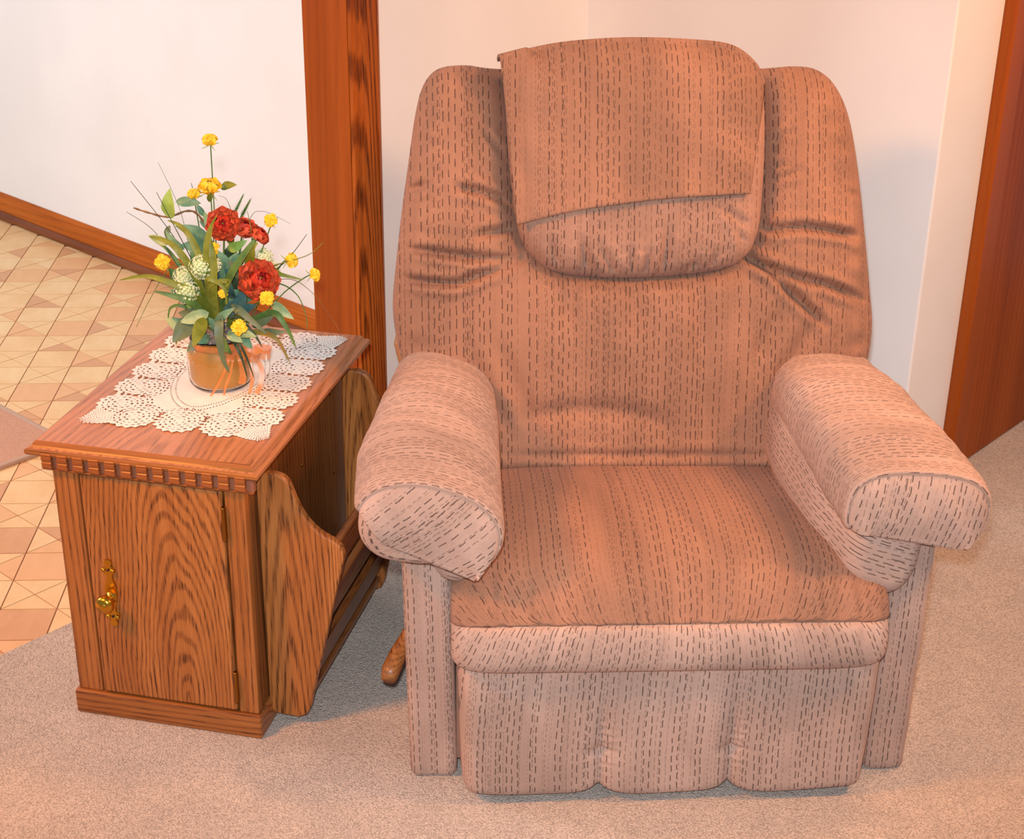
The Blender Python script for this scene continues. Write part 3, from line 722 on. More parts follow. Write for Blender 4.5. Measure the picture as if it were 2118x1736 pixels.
# scalloped rack brackets
scal = [(.1765, .500), (.190, .505), (.208, .507), (.224, .503), (.235, .492), (.241, .476), (.248, .456), (.258, .436), (.272, .417), (.290, .402), (.308, .393), (.321, .383), (.327, .368), (.325, .350), (.311, .290), (.285, .175), (.260, .070), (.254, .042), (.246, .024), (.232, .016), (.184, .018), (.1765, .030)]
sm_ = catmull(scal[1:19], 4); outl = [scal[0]]+[tuple(p) for p in sm_]+scal[19:]
for y in (.058, .508):
    prism('rack_bracket', outl, 'y', y, y+.017, M['oak_bracket'], TAB, .004)
# rack slats follow the slanted front edge, plus the bottom board
def slat(xa, za, xb, zb, t, mat):
    d = np.array([xb-xa, zb-za]); L = np.linalg.norm(d); d /= L; nrm = np.array([d[1], -d[0]])*t
    pts = [(xa, za), (xb, zb), (xb+nrm[0], zb+nrm[1]), (xa+nrm[0], za+nrm[1])]
    return prism('rack_slat', pts, 'y', .0745, .508, mat, TAB, .003)
slat(.297, .300, .311, .372, -.014, M['oak_y']); slat(.272, .185, .288, .257, -.014, M['oak_y']); slat(.250, .075, .264, .140, -.014, M['oak_y'])
box('rack_floor', (.168, .0745, .040), (.246, .508, .054), M['oak_y'], TAB, .002)
for (y, z) in ((.30, .40), (.47, .47), (.47, .30)):
    o = lathe('screw', [(0, .0022), (.002, .002), (.003, 0)], M['brass_dark'], None, 10, 'z', (0, 0, 0)); o.parent = TAB; o.location = (.168, y, z); o.rotation_euler = (0, R_(90), 0)

# ------------------------------------------------------------------ lace doily
def tabpt(x, y, z=0):
    c, s = math.cos(R_(-12.4)), math.sin(R_(-12.4)); return (-.615+x*c-y*s, 2.303+x*s+y*c, z)
step = .00095; HX, HY = .176, .246
gx = np.arange(-HX, HX, step); gy = np.arange(-HY, HY, step); GX, GY = np.meshgrid(gx, gy, indexing='ij')
solid = (np.abs(GX) < .128) & (np.abs(GY) < .196); holes = np.zeros_like(solid)
lobes = [(sx*.126, y, .0440) for sx in (-1, 1) for y in (-.152, -.076, 0, .076, .152)]+[(x, sy*.197, .0435) for sy in (-1, 1) for x in (-.084, 0, .084)]
corn = [(sx*.128, sy*.198) for sx in (-1, 1) for sy in (-1, 1)]
for cx, cy, r in lobes:
    dx, dy = GX-cx, GY-cy; rr = np.hypot(dx, dy); th = np.arctan2(dy, dx)
    teeth = np.abs(((th*17/(2*math.pi)) % 1)-.5)*2
    solid |= rr < r-.001+.0065*(teeth-.35)
    for rho, nn, hw, du in ((.20, 5, .0014, .5), (.38, 9, .0019, .6), (.60, 15, .0016, .58), (.80, 21, .0018, .6)):
        fr_ = (th*nn/(2*math.pi)+rho*3) % 1
        holes |= (np.abs(rr-rho*r) < hw*(1+.3*np.sin(th*5))) & (fr_ < du)
for cx, cy in corn:
    sx, sy = math.copysign(1, cx), math.copysign(1, cy); dx, dy = (GX-cx)*sx, (GY-cy)*sy
    u = (dx+dy)/math.sqrt(2); v = (dx-dy)/math.sqrt(2); ins = (u > -.03) & (u < .064)
    wd = np.where(u < 0, .040, .040*(1-np.clip(u/.064, 0, 1))**.9)+.0035*(np.abs(((u/.0065) % 1)-.5)*2-.3)
    solid |= ins & (np.abs(v) < wd)
    for kk in range(1, 7):
        w0 = .006*kk-.003; onl = np.abs(np.abs(v)-w0*np.clip(1-u/.07, 0, 1)) < .0014
        holes |= ins & onl & (((u/.0052+kk*.5) % 1) < .5) & (u > -.022)
for cx, cy, r in lobes:
    dx, dy = GX-cx, GY-cy; rr = np.hypot(dx, dy); th = np.arctan2(dy, dx); inn = (np.abs(GX) < abs(cx)-.008 if abs(cx) > .1 else np.abs(GY) < abs(cy)-.008)
    for rho, nn, hw in ((1.0, 23, .0017), (1.17, 27, .0019)):
        far = np.ones_like(solid)
        for ox, oy, o_r in lobes:
            if (ox, oy) != (cx, cy): far &= np.hypot(GX-ox, GY-oy) > o_r*.92
        holes |= inn & far & (np.abs(rr-rho*r) < hw) & (((th*nn/(2*math.pi)) % 1) < .58) & (((np.abs(GX)/.078)**1.7+(np.abs(GY)/.142)**1.7) > 1)
# open mesh between motifs and the plain centre
ell = (np.abs(GX)/.082)**1.7+(np.abs(GY)/.150)**1.7
for lv_, w_, per in ((.86, .030, .0062), (1.02, .030, .0068)):
    th = np.arctan2(GY/.150, GX/.082); sarc = th*.115
    holes |= (np.abs(ell-lv_) < w_) & (((sarc/per) % 1) < .55) & (np.abs(GX) < .105) & (np.abs(GY) < .172)
th = np.arctan2(GY, GX); rr = np.hypot(GX, GY/1.25)
for rho in (.034, .039, .044): holes |= (np.abs(rr-rho) < .0013) & (rho > 0) & (((th*26/(2*math.pi)+rho*100) % 1) < .42)
for sx in (-1, 1):
    for y in (-.114, -.038, .038, .114):
        for dxx in (.105, .118, .131, .143): holes |= np.hypot(GX-sx*dxx, (GY-y)*.8) < .0042
for sy in (-1, 1):
    for x in (-.042, .042):
        for dyy in (.178, .19, .202, .214): holes |= np.hypot((GX-x)*.8, GY-sy*dyy) < .0040
mask = solid & ~holes; ni, nj = mask.shape
vid = -np.ones((ni+1, nj+1), int); I, Jx = np.nonzero(mask)
for di, dj in ((0, 0), (1, 0), (1, 1), (0, 1)): vid[I+di, Jx+dj] = 0
ii, jj = np.nonzero(vid == 0); vid[ii, jj] = np.arange(len(ii))
VV = np.stack([-HX+ii*step, -HY+jj*step, .0006*np.sin(ii*.11)*np.sin(jj*.13)+.0006], -1)
FF = np.stack([vid[I, Jx], vid[I+1, Jx], vid[I+1, Jx+1], vid[I, Jx+1]], -1)
me = bpy.data.meshes.new('doily'); me.vertices.add(len(VV)); me.vertices.foreach_set('co', VV.ravel())
me.loops.add(FF.size); me.loops.foreach_set('vertex_index', FF.ravel()); me.polygons.add(len(FF))
me.polygons.foreach_set('loop_start', np.arange(0, FF.size, 4)); me.polygons.foreach_set('loop_total', np.full(len(FF), 4)); me.update(calc_edges=True)
me.materials.append(M['lace']); doily = bpy.data.objects.new('doily', me); COL.objects.link(doily)
doily.location = tabpt(.006, .333, HT+.0012); doily.rotation_euler = (0, 0, R_(-12.4)+R_(1.2))
sd = doily.modifiers.new('thickness', 'SOLIDIFY'); sd.thickness = .0011; sd.offset = 0
tag(doily, 'cream crocheted lace doily spread on the oak tabletop under the jar', 'doily')

# ------------------------------------------------------------------ flower arrangement in a glass jar
BLADES= [([(1, 0, 99), (-10, -30, 175), (-32, -30, 229), (-65, -20, 291), (-132, 0, 377)], 2.6, 'dark'), ([(1, 0, 99), (-5, -50, 201), (-26, -50, 253), (-56, -40, 315), (-82, -30, 367)], 2.6, 'dark'), ([(-5, 0, 145), (-12, 20, 211), (-11, 20, 292), (-23, 20, 327), (-32, 20, 369)], 2.6, 'dark'), ([(-5, 0, 145), (-40, 30, 207), (-59, 40, 311), (-96, 60, 394)], 1.4, 'dark'), ([(1, 0, 108), (-33, -20, 180), (-78, 0, 253), (-109, 20, 286), (-152, 30, 312)], 1.9, 'dark'), ([(21, 0, 146), (71, -20, 200), (128, -20, 238), (171, -20, 292)], 2.6, 'dark'), ([(21, 0, 146), (68, 0, 210), (134, -30, 244), (173, -20, 255), (197, 0, 271)], 2.6, 'olive'), ([(31, 0, 164), (75, 0, 183), (118, -20, 200), (151, -40, 188), (166, -50, 158), (170, -60, 133)], 3.4, 'green'), ([(46, 20, 175), (128, 0, 202), (172, -20, 188), (207, -40, 150), (227, -50, 121)], 1.4, 'brown'), ([(21, 0, 146), (56, 50, 283), (82, 60, 307), (130, 70, 281)], 1.2, 'dark'), ([(9, 30, 171), (30, 50, 274), (24, 50, 327), (8, 50, 338)], 1.4, 'dark'), ([(24, 0, 182), (70, -20, 262), (76, -30, 301), (70, -20, 332)], 2.6, 'green'), ([(13, -20, 107), (12, -70, 199), (6, -80, 264), (11, -80, 308), (29, -80, 344)], 12.0, 'olive'), ([(11, -30, 111), (15, -80, 194), (18, -80, 265), (12, -70, 296), (16, -60, 318)], 11.2, 'olive'), ([(10, -20, 116), (30, -70, 200), (51, -90, 247), (87, -90, 297), (93, -85, 299)], 12.9, 'green'), ([(60, -30, 208), (74, -50, 251), (82, -60, 280), (92, -60, 289)], 15.5, 'olive'), ([(1, 0, 99), (-14, -60, 213), (-41, -70, 273), (-67, -60, 291), (-97, -50, 294)], 12.0, 'olive'), ([(0, 0, 145), (-6, -50, 236), (-23, -50, 289), (-44, -40, 311), (-67, -30, 317)], 11.2, 'olive'), ([(1, 0, 99), (-18, -70, 194), (-60, -80, 221), (-103, -70, 229), (-152, -60, 217)], 11.2, 'olive'), ([(1, 0, 99), (-21, -80, 183), (-55, -90, 201), (-87, -90, 209)], 12.0, 'green'), ([(-8, 0, 99), (-30, -20, 225), (-77, 0, 217), (-116, 0, 162), (-149, 10, 102)], 2.1, 'green'), ([(-7, 0, 108), (-46, -30, 156), (-74, -30, 156), (-82, -30, 124)], 5.2, 'green'), ([(12, -30, 120), (10, -100, 219), (46, -110, 237), (41, -110, 223), (42, -110, 195)], 6.9, 'olive'), ([(8, -30, 120), (7, -100, 228), (25, -110, 236), (41, -115, 221), (41, -115, 195)], 7.7, 'olive'), ([(5, -20, 116), (45, -80, 177), (81, -100, 160), (106, -100, 136)], 12.9, 'grey'), ([(0, -40, 115), (24, -100, 162), (26, -120, 139), (29, -115, 96), (37, -110, 67)], 14.6, 'grey'), ([(26, -40, 106), (49, -100, 117), (62, -110, 90), (66, -100, 53)], 5.2, 'dark'), ([(30, -40, 106), (55, -100, 120), (68, -100, 90), (76, -90, 49)], 4.3, 'dark'), ([(40, -20, 117), (107, -50, 157), (133, -60, 134), (148, -60, 96)], 10.3, 'green'), ([(30, -20, 98), (81, -60, 124), (118, -80, 119), (139, -80, 76)], 9.5, 'rust'), ([(3, 0, 127), (37, -40, 148), (73, -60, 124), (88, -60, 97)], 6.9, 'dark'), ([(21, 0, 146), (86, 0, 220), (123, -20, 217), (160, -20, 208)], 9.5, 'olive'), ([(-2, 0, 127), (-42, -10, 203), (-78, 0, 253), (-101, 10, 263)], 7.7, 'green'), ([(-3, 0, 108), (-36, -20, 143), (-58, -20, 189), (-72, -20, 224)], 8.6, 'grey'), ([(-8, 0, 99), (-27, -60, 150), (-50, -80, 130), (-59, -80, 105)], 6.9, 'olive')]
LEAVES= [((-63, -20, 317), (-58, -30, 374), 24, 'lime'), ((-57, 0, 341), (-13, 0, 339), 17, 'teal'), ((21, 10, 364), (51, 0, 373), 15, 'olive'), ((-4, 0, 272), (-57, -20, 304), 22, 'teal'), ((-6, 0, 254), (-48, -30, 273), 26, 'teal'), ((5, 10, 251), (-33, 0, 285), 21, 'teal'), ((-73, -20, 269), (-105, -20, 286), 14, 'pale'), ((-70, 0, 298), (-77, 0, 271), 12, 'grey'), ((-42, -30, 264), (-72, -30, 299), 14, 'teal'), ((-5, -20, 207), (-41, -40, 245), 21, 'lime'), ((30, -20, 226), (13, -30, 265), 17, 'teal'), ((34, 0, 219), (58, 0, 255), 21, 'teal'), ((54, -20, 208), (33, -30, 247), 17, 'grey'), ((41, -50, 183), (39, -70, 235), 22, 'blue'), ((48, -50, 165), (65, -60, 205), 21, 'blue'), ((32, -60, 151), (55, -80, 195), 21, 'blue'), ((58, -60, 160), (86, -70, 178), 17, 'blue'), ((18, -80, 149), (53, -100, 185), 15, 'teal'), ((28, 0, 255), (65, -10, 276), 17, 'lime'), ((37, 0, 264), (22, 0, 290), 14, 'olive'), ((105, -30, 169), (146, -50, 145), 17, 'pale'), ((-27, -60, 150), (-60, -100, 118), 31, 'grey'), ((-8, -70, 154), (-20, -120, 118), 22, 'olive'), ((-1, -60, 159), (-49, -80, 148), 22, 'pale'), ((18, -80, 140), (6, -100, 166), 17, 'teal'), ((26, -80, 131), (25, -110, 175), 19, 'teal'), ((34, -80, 132), (62, -100, 120), 19, 'pale'), ((39, -60, 124), (84, -80, 123), 17, 'pale'), ((0, -80, 122), (-20, -110, 123), 15, 'teal'), ((21, -80, 122), (44, -110, 103), 19, 'green'), ((-33, -30, 156), (-40, -50, 182), 14, 'lime'), ((84, -30, 112), (131, -50, 121), 14, 'grey'), ((66, -20, 117), (112, -30, 149), 15, 'grey'), ((-14, 20, 310), (-25, 20, 331), 10, 'teal'), ((-5, 10, 295), (-19, 0, 307), 15, 'teal'), ((5, 0, 281), (-11, 10, 322), 14, 'teal'), ((16, 30, 280), (42, 30, 307), 15, 'olive'), ((-51, -40, 114), (-86, -30, 137), 15, 'pale'), ((53, -50, 111), (73, -70, 96), 15, 'teal'), ((-4, 20, 336), (8, 10, 358), 10, 'olive')]
YEL= [((10, 0, 448), 15, 'up'), ((6, -10, 371), 22, 'open'), ((-24, 0, 353), 13, 'up'), ((110, -20, 316), 13, 'cam'), ((-79, -40, 244), 15, 'cam'), ((139, -20, 243), 15, 'right'), ((179, -20, 217), 13, 'right'), ((111, -100, 207), 14, 'cam'), ((62, -120, 156), 15, 'cam'), ((11, -40, 271), 12, 'cam'), ((34, -100, 210), 9, 'cam')]
RED= [((29, -30, 311), 34, (0.25, -0.9, 0.3)), ((61, -15, 297), 28, (0.6, -0.5, 0.6)), ((86, -20, 287), 23, (0.75, -0.3, 0.5)), ((88, -60, 220), 43, (0.45, -0.75, 0.45))]
CLUS= [((-6, -70, 247), 22), ((-42, -50, 222), 19), ((-35, -70, 202), 22), ((90, 0, 241), 17), ((100, 20, 213), 15), ((9, -50, 243), 15)]
SPK= [((37, 20, 310), (57, 20, 348)), ((51, 20, 308), (69, 20, 340))]
TWIG= [(6, 0, 182), (0, 0, 272), (-18, 0, 316), (-36, -10, 328), (-68, -20, 320), (-104, -10, 324), (-131, 0, 329)]
JZ = HT+.0028
JR = empty('candle_jar', (-.532, 2.600, JZ)); tag(JR, 'round glass jar of amber wax tied with orange ribbon on the doily', 'jar')
g = NT('clear_glass'); g.p(Base_Color=(1, .97, .92, 1), Roughness=.03, Transmission_Weight=1.0, IOR=1.42); M['glass'] = g.m
g = NT('amber_wax'); co = g.tex('Object')
g.p(Base_Color=g.mix(g.sstep(g.noise(co, 14, 2), .3, .7), (.60, .28, .035, 1), (.68, .35, .07, 1)), Roughness=.4, Subsurface_Weight=.25, Subsurface_Radius=(.02, .008, .003)); M['wax'] = g.m
g = NT('sheer_orange_ribbon'); co = g.tex('Object')
g.p(Base_Color=g.mix(g.sstep(g.noise(co, 60, 2), .3, .7), (.72, .19, .03, 1), (.82, .29, .07, 1)), Roughness=.3, Alpha=.70, Sheen_Weight=.3, Transmission_Weight=.15); M['ribbon'] = g.m
lathe('glass_body', [(0, .0), (.046, .0), (.053, .003), (.0572, .010), (.0582, .020), (.0585, .055), (.0575, .068), (.0535, .076), (.0505, .080), (.0500, .088), (.0515, .092), (.0505, .0945), (.0475, .094), (.0465, .088), (.0470, .080), (.0500, .0755), (.0545, .067), (.0555, .055), (.0552, .020), (.054, .011), (.050, .006), (0, .0055)], M['glass'], JR, 64)
lathe('wax_fill', [(0, .0062), (.049, .0064), (.0532, .012), (.0547, .021), (.0550, .055), (.0540, .066), (.0495, .074), (.0462, .079), (.0455, .084), (.03, .0835), (0, .083)], M['wax'], JR, 64)
def strip_geo(P, w, side, tw=0.):
    P = catmull(P, 6); V = []; side = np.array(side, float)
    for i, p in enumerate(P):
        t = P[min(i+1, len(P)-1)]-P[max(i-1, 0)]; t = t/np.linalg.norm(t); s = side-t*(side@t); s = s/np.linalg.norm(s); V += [p-s*w/2, p+s*w/2]
    return V, [(2*i, 2*i+2, 2*i+3, 2*i+1) for i in range(len(P)-1)]
rb = lathe('ribbon', [(.0512, .0775), (.0522, .081), (.0522, .086), (.0514, .089)], M['ribbon'], JR, 48); 
A1 = Acc()
A1.add(*strip_geo([(.044,-.028,.082),(.060,-.05,.088),(.085,-.045,.086),(.098,-.025,.074),(.088,-.018,.062),(.062,-.03,.072),(.044,-.028,.082)], .016, (.2, .5, 1)))
A1.add(*strip_geo([(.044,-.028,.082),(.050,-.055,.095),(.066,-.060,.094),(.082,-.058,.082),(.074,-.055,.070),(.056,-.045,.074),(.044,-.028,.082)], .015, (.3, .4, 1)))
A1.add(*strip_geo([(.044,-.028,.082),(.028,-.055,.090),(.018,-.07,.082),(.026,-.068,.072),(.044,-.028,.080)], .013, (.2, -.3, 1)))
A1.build('bow_loop', M['ribbon'], rb)
for P_, w_ in (([(.046,-.03,.080),(.070,-.035,.066),(.082,-.04,.042),(.080,-.05,.018),(.072,-.055,.003)], .009), ([(.046,-.03,.080),(.062,-.045,.06),(.066,-.055,.03),(.060,-.056,.004)], .006),
               ([(.040,-.032,.084),(.030,-.066,.074),(.018,-.066,.045),(.004,-.067,.020),(-.008,-.066,.001)], .0045), ([(.040,-.032,.082),(.036,-.062,.072),(.030,-.064,.045),(.020,-.066,.02),(.016,-.066,.004)], .004), ([(.040,-.032,.082),(.048,-.054,.068),(.050,-.050,.04),(.046,-.052,.02)], .012)):
    A2 = Acc(); A2.add(*strip_geo(P_, w_, (1, .15, .1))); A2.build('ribbon_tail', M['ribbon'], rb)

FL = empty('flower_arrangement', (-.532, 2.600, JZ)); tag(FL, 'artificial bouquet of red ranunculus, yellow buttercups and grasses standing in the jar', 'flowers')
def leafmat(name, a, b, rough=.5):
    n = NT(name); co = n.tex('Object'); k = n.noise(co, 45, 3, .6)
    c = n.mix(n.sstep(k, .3, .7), a, b); n.p(Base_Color=c, Roughness=rough, Specular_IOR_Level=.35); n.bump(n.noise(co, 300, 2), .2, .001); return n.m
LM = dict(olive=leafmat('leaf_olive', srgb(98,108,26), srgb(126,132,44)), green=leafmat('leaf_green', srgb(70,100,46), srgb(98,128,58)),
  dark=leafmat('leaf_dark', srgb(44,60,40), srgb(62,80,50)), lime=leafmat('leaf_lime', srgb(140,172,74), srgb(164,196,98)),
  teal=leafmat('leaf_teal', srgb(88,128,98), srgb(122,158,120)), grey=leafmat('leaf_greygreen', srgb(104,112,74), srgb(86,108,82)),
  pale=leafmat('leaf_pale', srgb(138,158,106), srgb(170,182,128)), blue=leafmat('leaf_bluegreen', srgb(48,82,82), srgb(70,108,104)),
  brown=leafmat('stem_brown', srgb(96,70,44), srgb(128,100,62)), rust=leafmat('leaf_rust', srgb(150,104,44), srgb(120,118,50)))
M['red1'] = leafmat('petal_scarlet', (.46, .025, .010, 1), (.60, .055, .020, 1), .45); M['red2'] = leafmat('petal_orange_red', (.60, .075, .028, 1), (.70, .12, .045, 1), .45); M['red3'] = leafmat('petal_crimson', (.28, .010, .008, 1), (.42, .020, .012, 1), .45)
M['yel'] = leafmat('petal_yellow', (.86, .50, .015, 1), (.92, .60, .04, 1), .45); M['yelc'] = leafmat('flower_eye', srgb(206, 160, 50), srgb(190, 168, 88), .7)
M['cream'] = leafmat('floret_cream', srgb(206, 212, 160), srgb(232, 232, 198), .8); M['cgreen'] = leafmat('floret_green', srgb(142, 168, 90), srgb(176, 196, 130), .8)
M['moss'] = leafmat('grey_moss', srgb(112, 104, 104), srgb(150, 140, 138), .9)
mm = lambda p: np.array(p, float)/1000
VIEW = np.array([0, -.93, .36])
def blade(pts, w, col):
    P = catmull([mm(p) for p in pts], 7); n = len(P)
    if w < 4: tube('grass_stem', P, np.linspace(w, w*.35, n)/2000*1.1, LM[col], FL, 5); return
    V = []; w = w/1000*1.05
    for i, p in enumerate(P):
        t = P[min(i+1, n-1)]-P[max(i-1, 0)]; t /= np.linalg.norm(t)+1e-9
        s = np.cross(t, VIEW); s /= np.linalg.norm(s)+1e-9; nn_ = np.cross(s, t)
        k = i/(n-1); ww = w*.5*(.45+.55*math.sin(min(1, k*2.2)*math.pi/2))*(1-max(0, k-.45)/.55)**.75+.0003
        V += [p-s*ww+nn_*ww*.28, p, p+s*ww+nn_*ww*.28]
    F = []
    for i in range(n-1):
        for j in range(2): F.append((3*i+j, 3*i+3+j, 3*i+4+j, 3*i+1+j))
    mesh('grass_blade', V, F, LM[col], FL)
for b_ in BLADES: blade(*b_)
lrng = random.Random(3)
def leaf(a, b, w, col, parent=None, name='leaf'):
    a, b = mm(a), mm(b); L = np.linalg.norm(b-a); t = (b-a)/L; vw = VIEW+np.array([lrng.uniform(-.4, .4), 0, lrng.uniform(-.3, .5)]); vw /= np.linalg.norm(vw)
    s = np.cross(t, vw); s /= np.linalg.norm(s)+1e-9; nn_ = np.cross(s, t); nn_ *= np.sign(nn_@VIEW) or 1
    V = []; n = 11; curl = lrng.uniform(.08, .22)
    for i in range(n):
        k = i/(n-1); ww = w/2000*1.08*(math.sin(math.pi*min(1, k**.78))**.8 if 0 < k < 1 else .02)
        c = a+t*L*k+nn_*L*curl*math.sin(k*math.pi)*.8
        for j, q in enumerate((-1, -.5, 0, .5, 1)):
            V.append(c+s*ww*q+nn_*ww*(abs(q)*.30+.06*math.sin(i*2.1+j)))
    F = [(5*i+j, 5*i+5+j, 5*i+6+j, 5*i+1+j) for i in range(n-1) for j in range(4)]
    return mesh(name, V, F, LM[col], parent or FL)
for l_ in LEAVES: leaf(*l_)
cols = ['teal', 'green', 'grey', 'blue', 'teal', 'dark', 'pale', 'olive']
for k in range(46):     # inner foliage filling the middle of the bouquet
    ang = lrng.uniform(-2.9, 2.9); rr = lrng.uniform(.2, 1); bx = 78*rr*math.sin(ang)+4; bz = 178+92*rr*math.cos(ang); by = lrng.uniform(-25, 45)
    d = np.array([bx-4, lrng.uniform(-20, 10), bz-120]); d = d/np.linalg.norm(d)*lrng.uniform(38, 58)
    if bz+d[2] > 300: continue
    leaf((bx*.75, by, bz*.9), (bx*.75+d[0], by+d[1], bz*.9+d[2]), lrng.uniform(16, 28), cols[k % 8])
tube('twig', catmull([mm(p) for p in TWIG], 6), np.linspace(.0022, .0016, 37)*(1+.25*np.sin(np.arange(37)*1.9)), LM['brown'], FL, 6)
for a_, b_ in SPK:
    A3 = Acc(); a_, b_ = mm(a_), mm(b_); A3.add(*tube_geo([a_, (a_+b_)/2, b_], [.002, .002, .001], 5)); t = (b_-a_)/np.linalg.norm(b_-a_)
    for k in range(70):
        q = k/70; c = a_+(b_-a_)*q; an = k*2.4; side = np.array([math.cos(an), math.sin(an), 0]); side -= t*(side@t); side /= np.linalg.norm(side)
        A3.add([c-t*.0012, c+t*.0012, c+(side*.0060*(1-q*.7)+t*.008)], [(0, 1, 2)])
    A3.build('fern_spike', LM['green'], FL, False)
for (c_, r_) in CLUS:
    A4 = Acc(); A5 = Acc(); c_ = mm(c_); r_ = r_/1000*.95
    for k in range(150):
        z = 1-2*(k+.5)/150; ph = k*2.39996; d = np.array([math.sqrt(1-z*z)*math.cos(ph), math.sqrt(1-z*z)*math.sin(ph), z])
        a = np.cross(d, [.3, .5, .8]); a /= np.linalg.norm(a); b = np.cross(d, a); p = c_+d*r_*(.86+.14*math.sin(k*7.)); s = .0026
        A4.add([p+d*s*.4]+[p+(a*math.cos(q)+b*math.sin(q))*s+d*s*(.9 if e % 2 else .1) for e, q in enumerate(np.linspace(0, 2*math.pi, 8, endpoint=False))], [(0, 1+e, 1+(e+1) % 8) for e in range(8)])
        if k % 3 == 0: A5.add([c_+d*r_*.3-a*.0009, c_+d*r_*.3+a*.0009, p+d*.001], [(0, 1, 2)])
    cl = A4.build('white_floret_cluster', M['cream'], FL, False)
    lathe('floret_core', [(0, -r_*.8), (r_*.55, -r_*.6), (r_*.8, 0), (r_*.55, r_*.6), (0, r_*.8)], M['cgreen'], cl, 10, 'z', tuple(c_)); A5.build('floret_stalk', M['cgreen'], cl, False)
# petals: one shared cupped patch per kind
def petal_mesh(name, cup, mat, ruff=0., qc=.55):
    V = []; n, m_ = 7, 7
    for i in range(n):
        k = i/(n-1)
        for j in range(m_):
            q = j/(m_-1)*2-1; w = .52*math.sqrt(max(.05, 1-((max(k, .55)-.55)/.48)**2))*(.35+.65*math.sin(min(1, k/.55)*math.pi/2))
            y = k*(1-.22*q*q*k); x = q*w; z = cup*(k*k*.75)+cup*qc*q*q*k+ruff*math.sin(q*5+k*3)*k
            V.append((x, y-(cup*.25*k*k), z))
    F = grid_faces(n, m_)
    me = bpy.data.meshes.new(name); me.from_pydata(V, [], F); me.polygons.foreach_set('use_smooth', [True]*len(F)); me.materials.append(mat); return me
def frame(nrm):
    z = Vector(nrm).normalized(); x = Vector((0, 0, 1)).cross(z)
    if x.length < .1: x = Vector((1, 0, 0))
    x.normalize(); y = z.cross(x); return Matrix((x, y, z)).transposed()
def flower(name, c, nrm, stem_to, stem_r, mat_stem):
    c = mm(c); Mx = frame(nrm); Ml = Mx.to_4x4(); Ml.translation = Vector(c)
    inv = Ml.inverted(); pts = [Vector((0, 0, -.004)), Vector((0, 0, -.018))]; e = inv @ Vector(mm(stem_to)); mid = inv @ (Vector(c)*.45+Vector(mm(stem_to))*.55+Vector((0, .006, .01)))
    P = catmull([list(pts[0]), list(pts[1]), list(mid), list(e)], 6)
    o = tube(name, P, np.concatenate([[stem_r*2.6, stem_r*2.0], np.full(len(P)-2, stem_r)]), mat_stem, FL, 7); o.matrix_local = Ml; return o
pm = {k: petal_mesh('petal', cup, M[mt_], rf, .12 if k[0] == 'y' else .45) for k, (cup, mt_, rf) in dict(r1=(.35, 'red2', .04), r2=(.6, 'red1', .03), r3=(.75, 'red3', .02), y1=(.95, 'yel', .02), y2=(.4, 'yel', .03)).items()}
def add_petals(fo, me, n, R, tilt, z0, r0, tw=0., wsc=1.):
    for k in range(n):
        o = bpy.data.objects.new('petal', me); COL.objects.link(o); o.parent = fo
        a = 2*math.pi*k/n+tw; Mz = Matrix.Rotation(a, 4, 'Z') @ Matrix.Translation((0, r0, z0)) @ Matrix.Rotation(tilt+.08*math.sin(k*2.7), 4, 'X') @ Matrix.Diagonal((R*wsc, R, R, 1))
        o.matrix_local = Mz
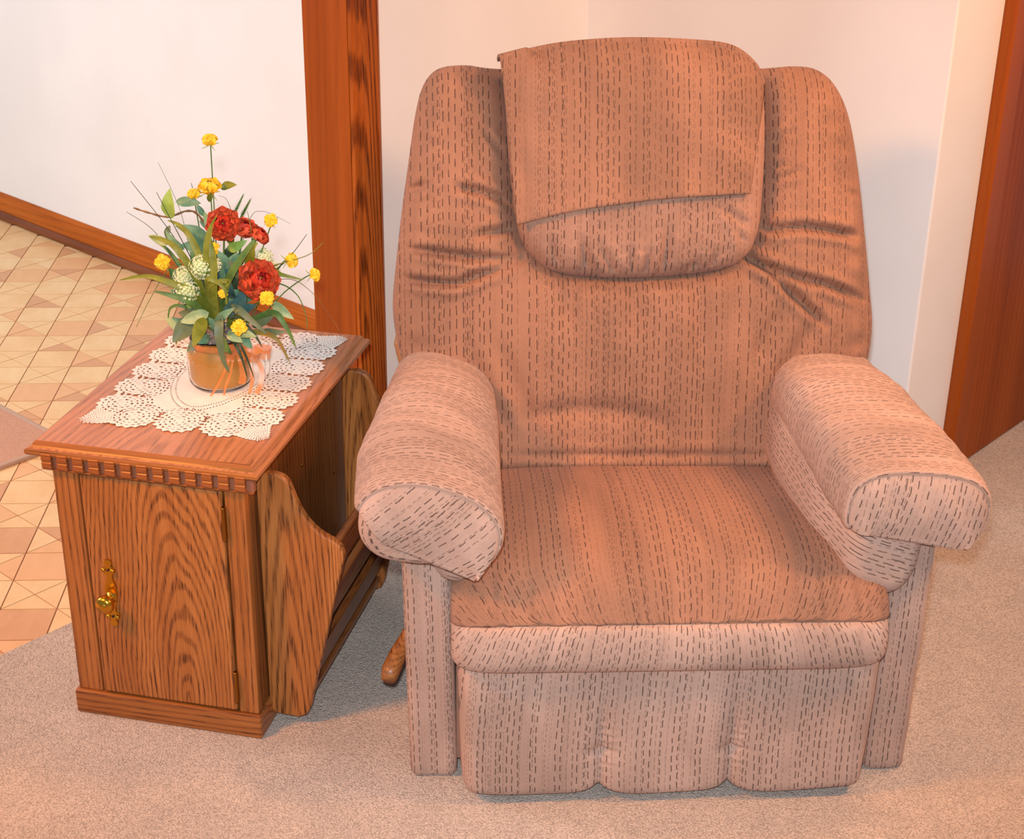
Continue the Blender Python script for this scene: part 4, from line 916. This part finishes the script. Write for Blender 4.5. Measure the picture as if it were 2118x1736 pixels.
def red_flower(c, R, nrm):
    R = R/1000*1.05; fo = flower('red_ranunculus', c, nrm, (c[0]*.3, 5, 95), .0018, LM['green'])
    for (me, n, rs, tilt, z0, r0, tw, ws) in (('r1', 7, .90, R_(6), -.006, .10, 0, 1.35), ('r1', 7, .88, R_(20), -.005, .10, .4, 1.35), ('r1', 6, .74, R_(34), -.003, .12, .2, 1.4), ('r2', 6, .66, R_(48), -.002, .15, .5, 1.35), ('r3', 6, .56, R_(62), -.001, .20, .1, 1.3), ('r3', 6, .46, R_(74), 0, .22, .3, 1.3)):
        add_petals(fo, pm[me], n, R*rs, tilt, z0*R/.04, r0*R, tw, ws)
    A6 = Acc()
    for k in range(28):
        rr = R*.15*math.sqrt(k/28); a = k*2.4; b = np.array([rr*math.cos(a), rr*math.sin(a), R*.08]); A6.add(*tube_geo([b, b+[0, 0, R*.22], b+[0, 0, R*.30]], [.0008, .0013, .0014], 5))
    A6.build('flower_eye', M['yelc'], fo)
NR = [(.12, -.9, .42), (.30, -.30, .9), (.66, -.10, .72), (.42, -.72, .55)]
for (c, R, n_), nr in zip(RED, NR): red_flower(c, R, nr)
NY = {'up': (.05, -.35, .93), 'open': (.05, -.42, .9), 'cam': (.05, -.9, .42), 'right': (.75, -.45, .35)}
for k, (c, R, kd) in enumerate(YEL):
    if k == 7: c = (c[0], -112, c[2])
    nr = NY[kd]; dx = c[0]; base = (dx*.45, c[1]*.3, 130 if c[2] > 160 else 96)
    fo = flower('yellow_buttercup', c, nr, base, .0011, LM['green']); R = R/1000*1.05
    op = kd == 'open'
    add_petals(fo, pm['y2' if op else 'y1'], 5, R*(1.0 if op else 1.2), R_(24 if op else 58), -R*.3, R*.14, k*.7, 1.45)
    add_petals(fo, pm['y1'], 4, R*(.8 if op else 1.05), R_(44 if op else 70), -R*.25, R*.12, k*.7+.6, 1.75)
    lathe('flower_eye', [(0, R*.55), (R*.14, R*.5), (R*.2, R*.2), (R*.12, -R*.2)], M['yelc'], fo, 10)
    for q in range(4):
        a = q*1.57+.5; o_ = tube('sepal', catmull([(0, 0, -R*.3), (R*.55*math.cos(a), R*.55*math.sin(a), -R*.45), (R*1.05*math.cos(a), R*1.05*math.sin(a), -R*.5)], 4), np.linspace(.0012, .0005, 9), LM['pale'], fo, 5)
A7 = Acc()
for k in range(260):
    a = rng.uniform(0, 2*math.pi); r = .044*math.sqrt(rng.uniform(0, 1)); z = .088+rng.uniform(0, .028)*(1-r/.07); p = np.array([r*math.cos(a), r*math.sin(a), z]); d = rng.normal(size=3); d /= np.linalg.norm(d); e = np.cross(d, rng.normal(size=3)); e /= np.linalg.norm(e)
    A7.add([p-d*.006, p+e*.003, p+d*.006, p-e*.003+[0, 0, .003]], [(0, 1, 2, 3)])
tag(A7.build('dried_moss', M['moss'], FL, False), kind='stuff')
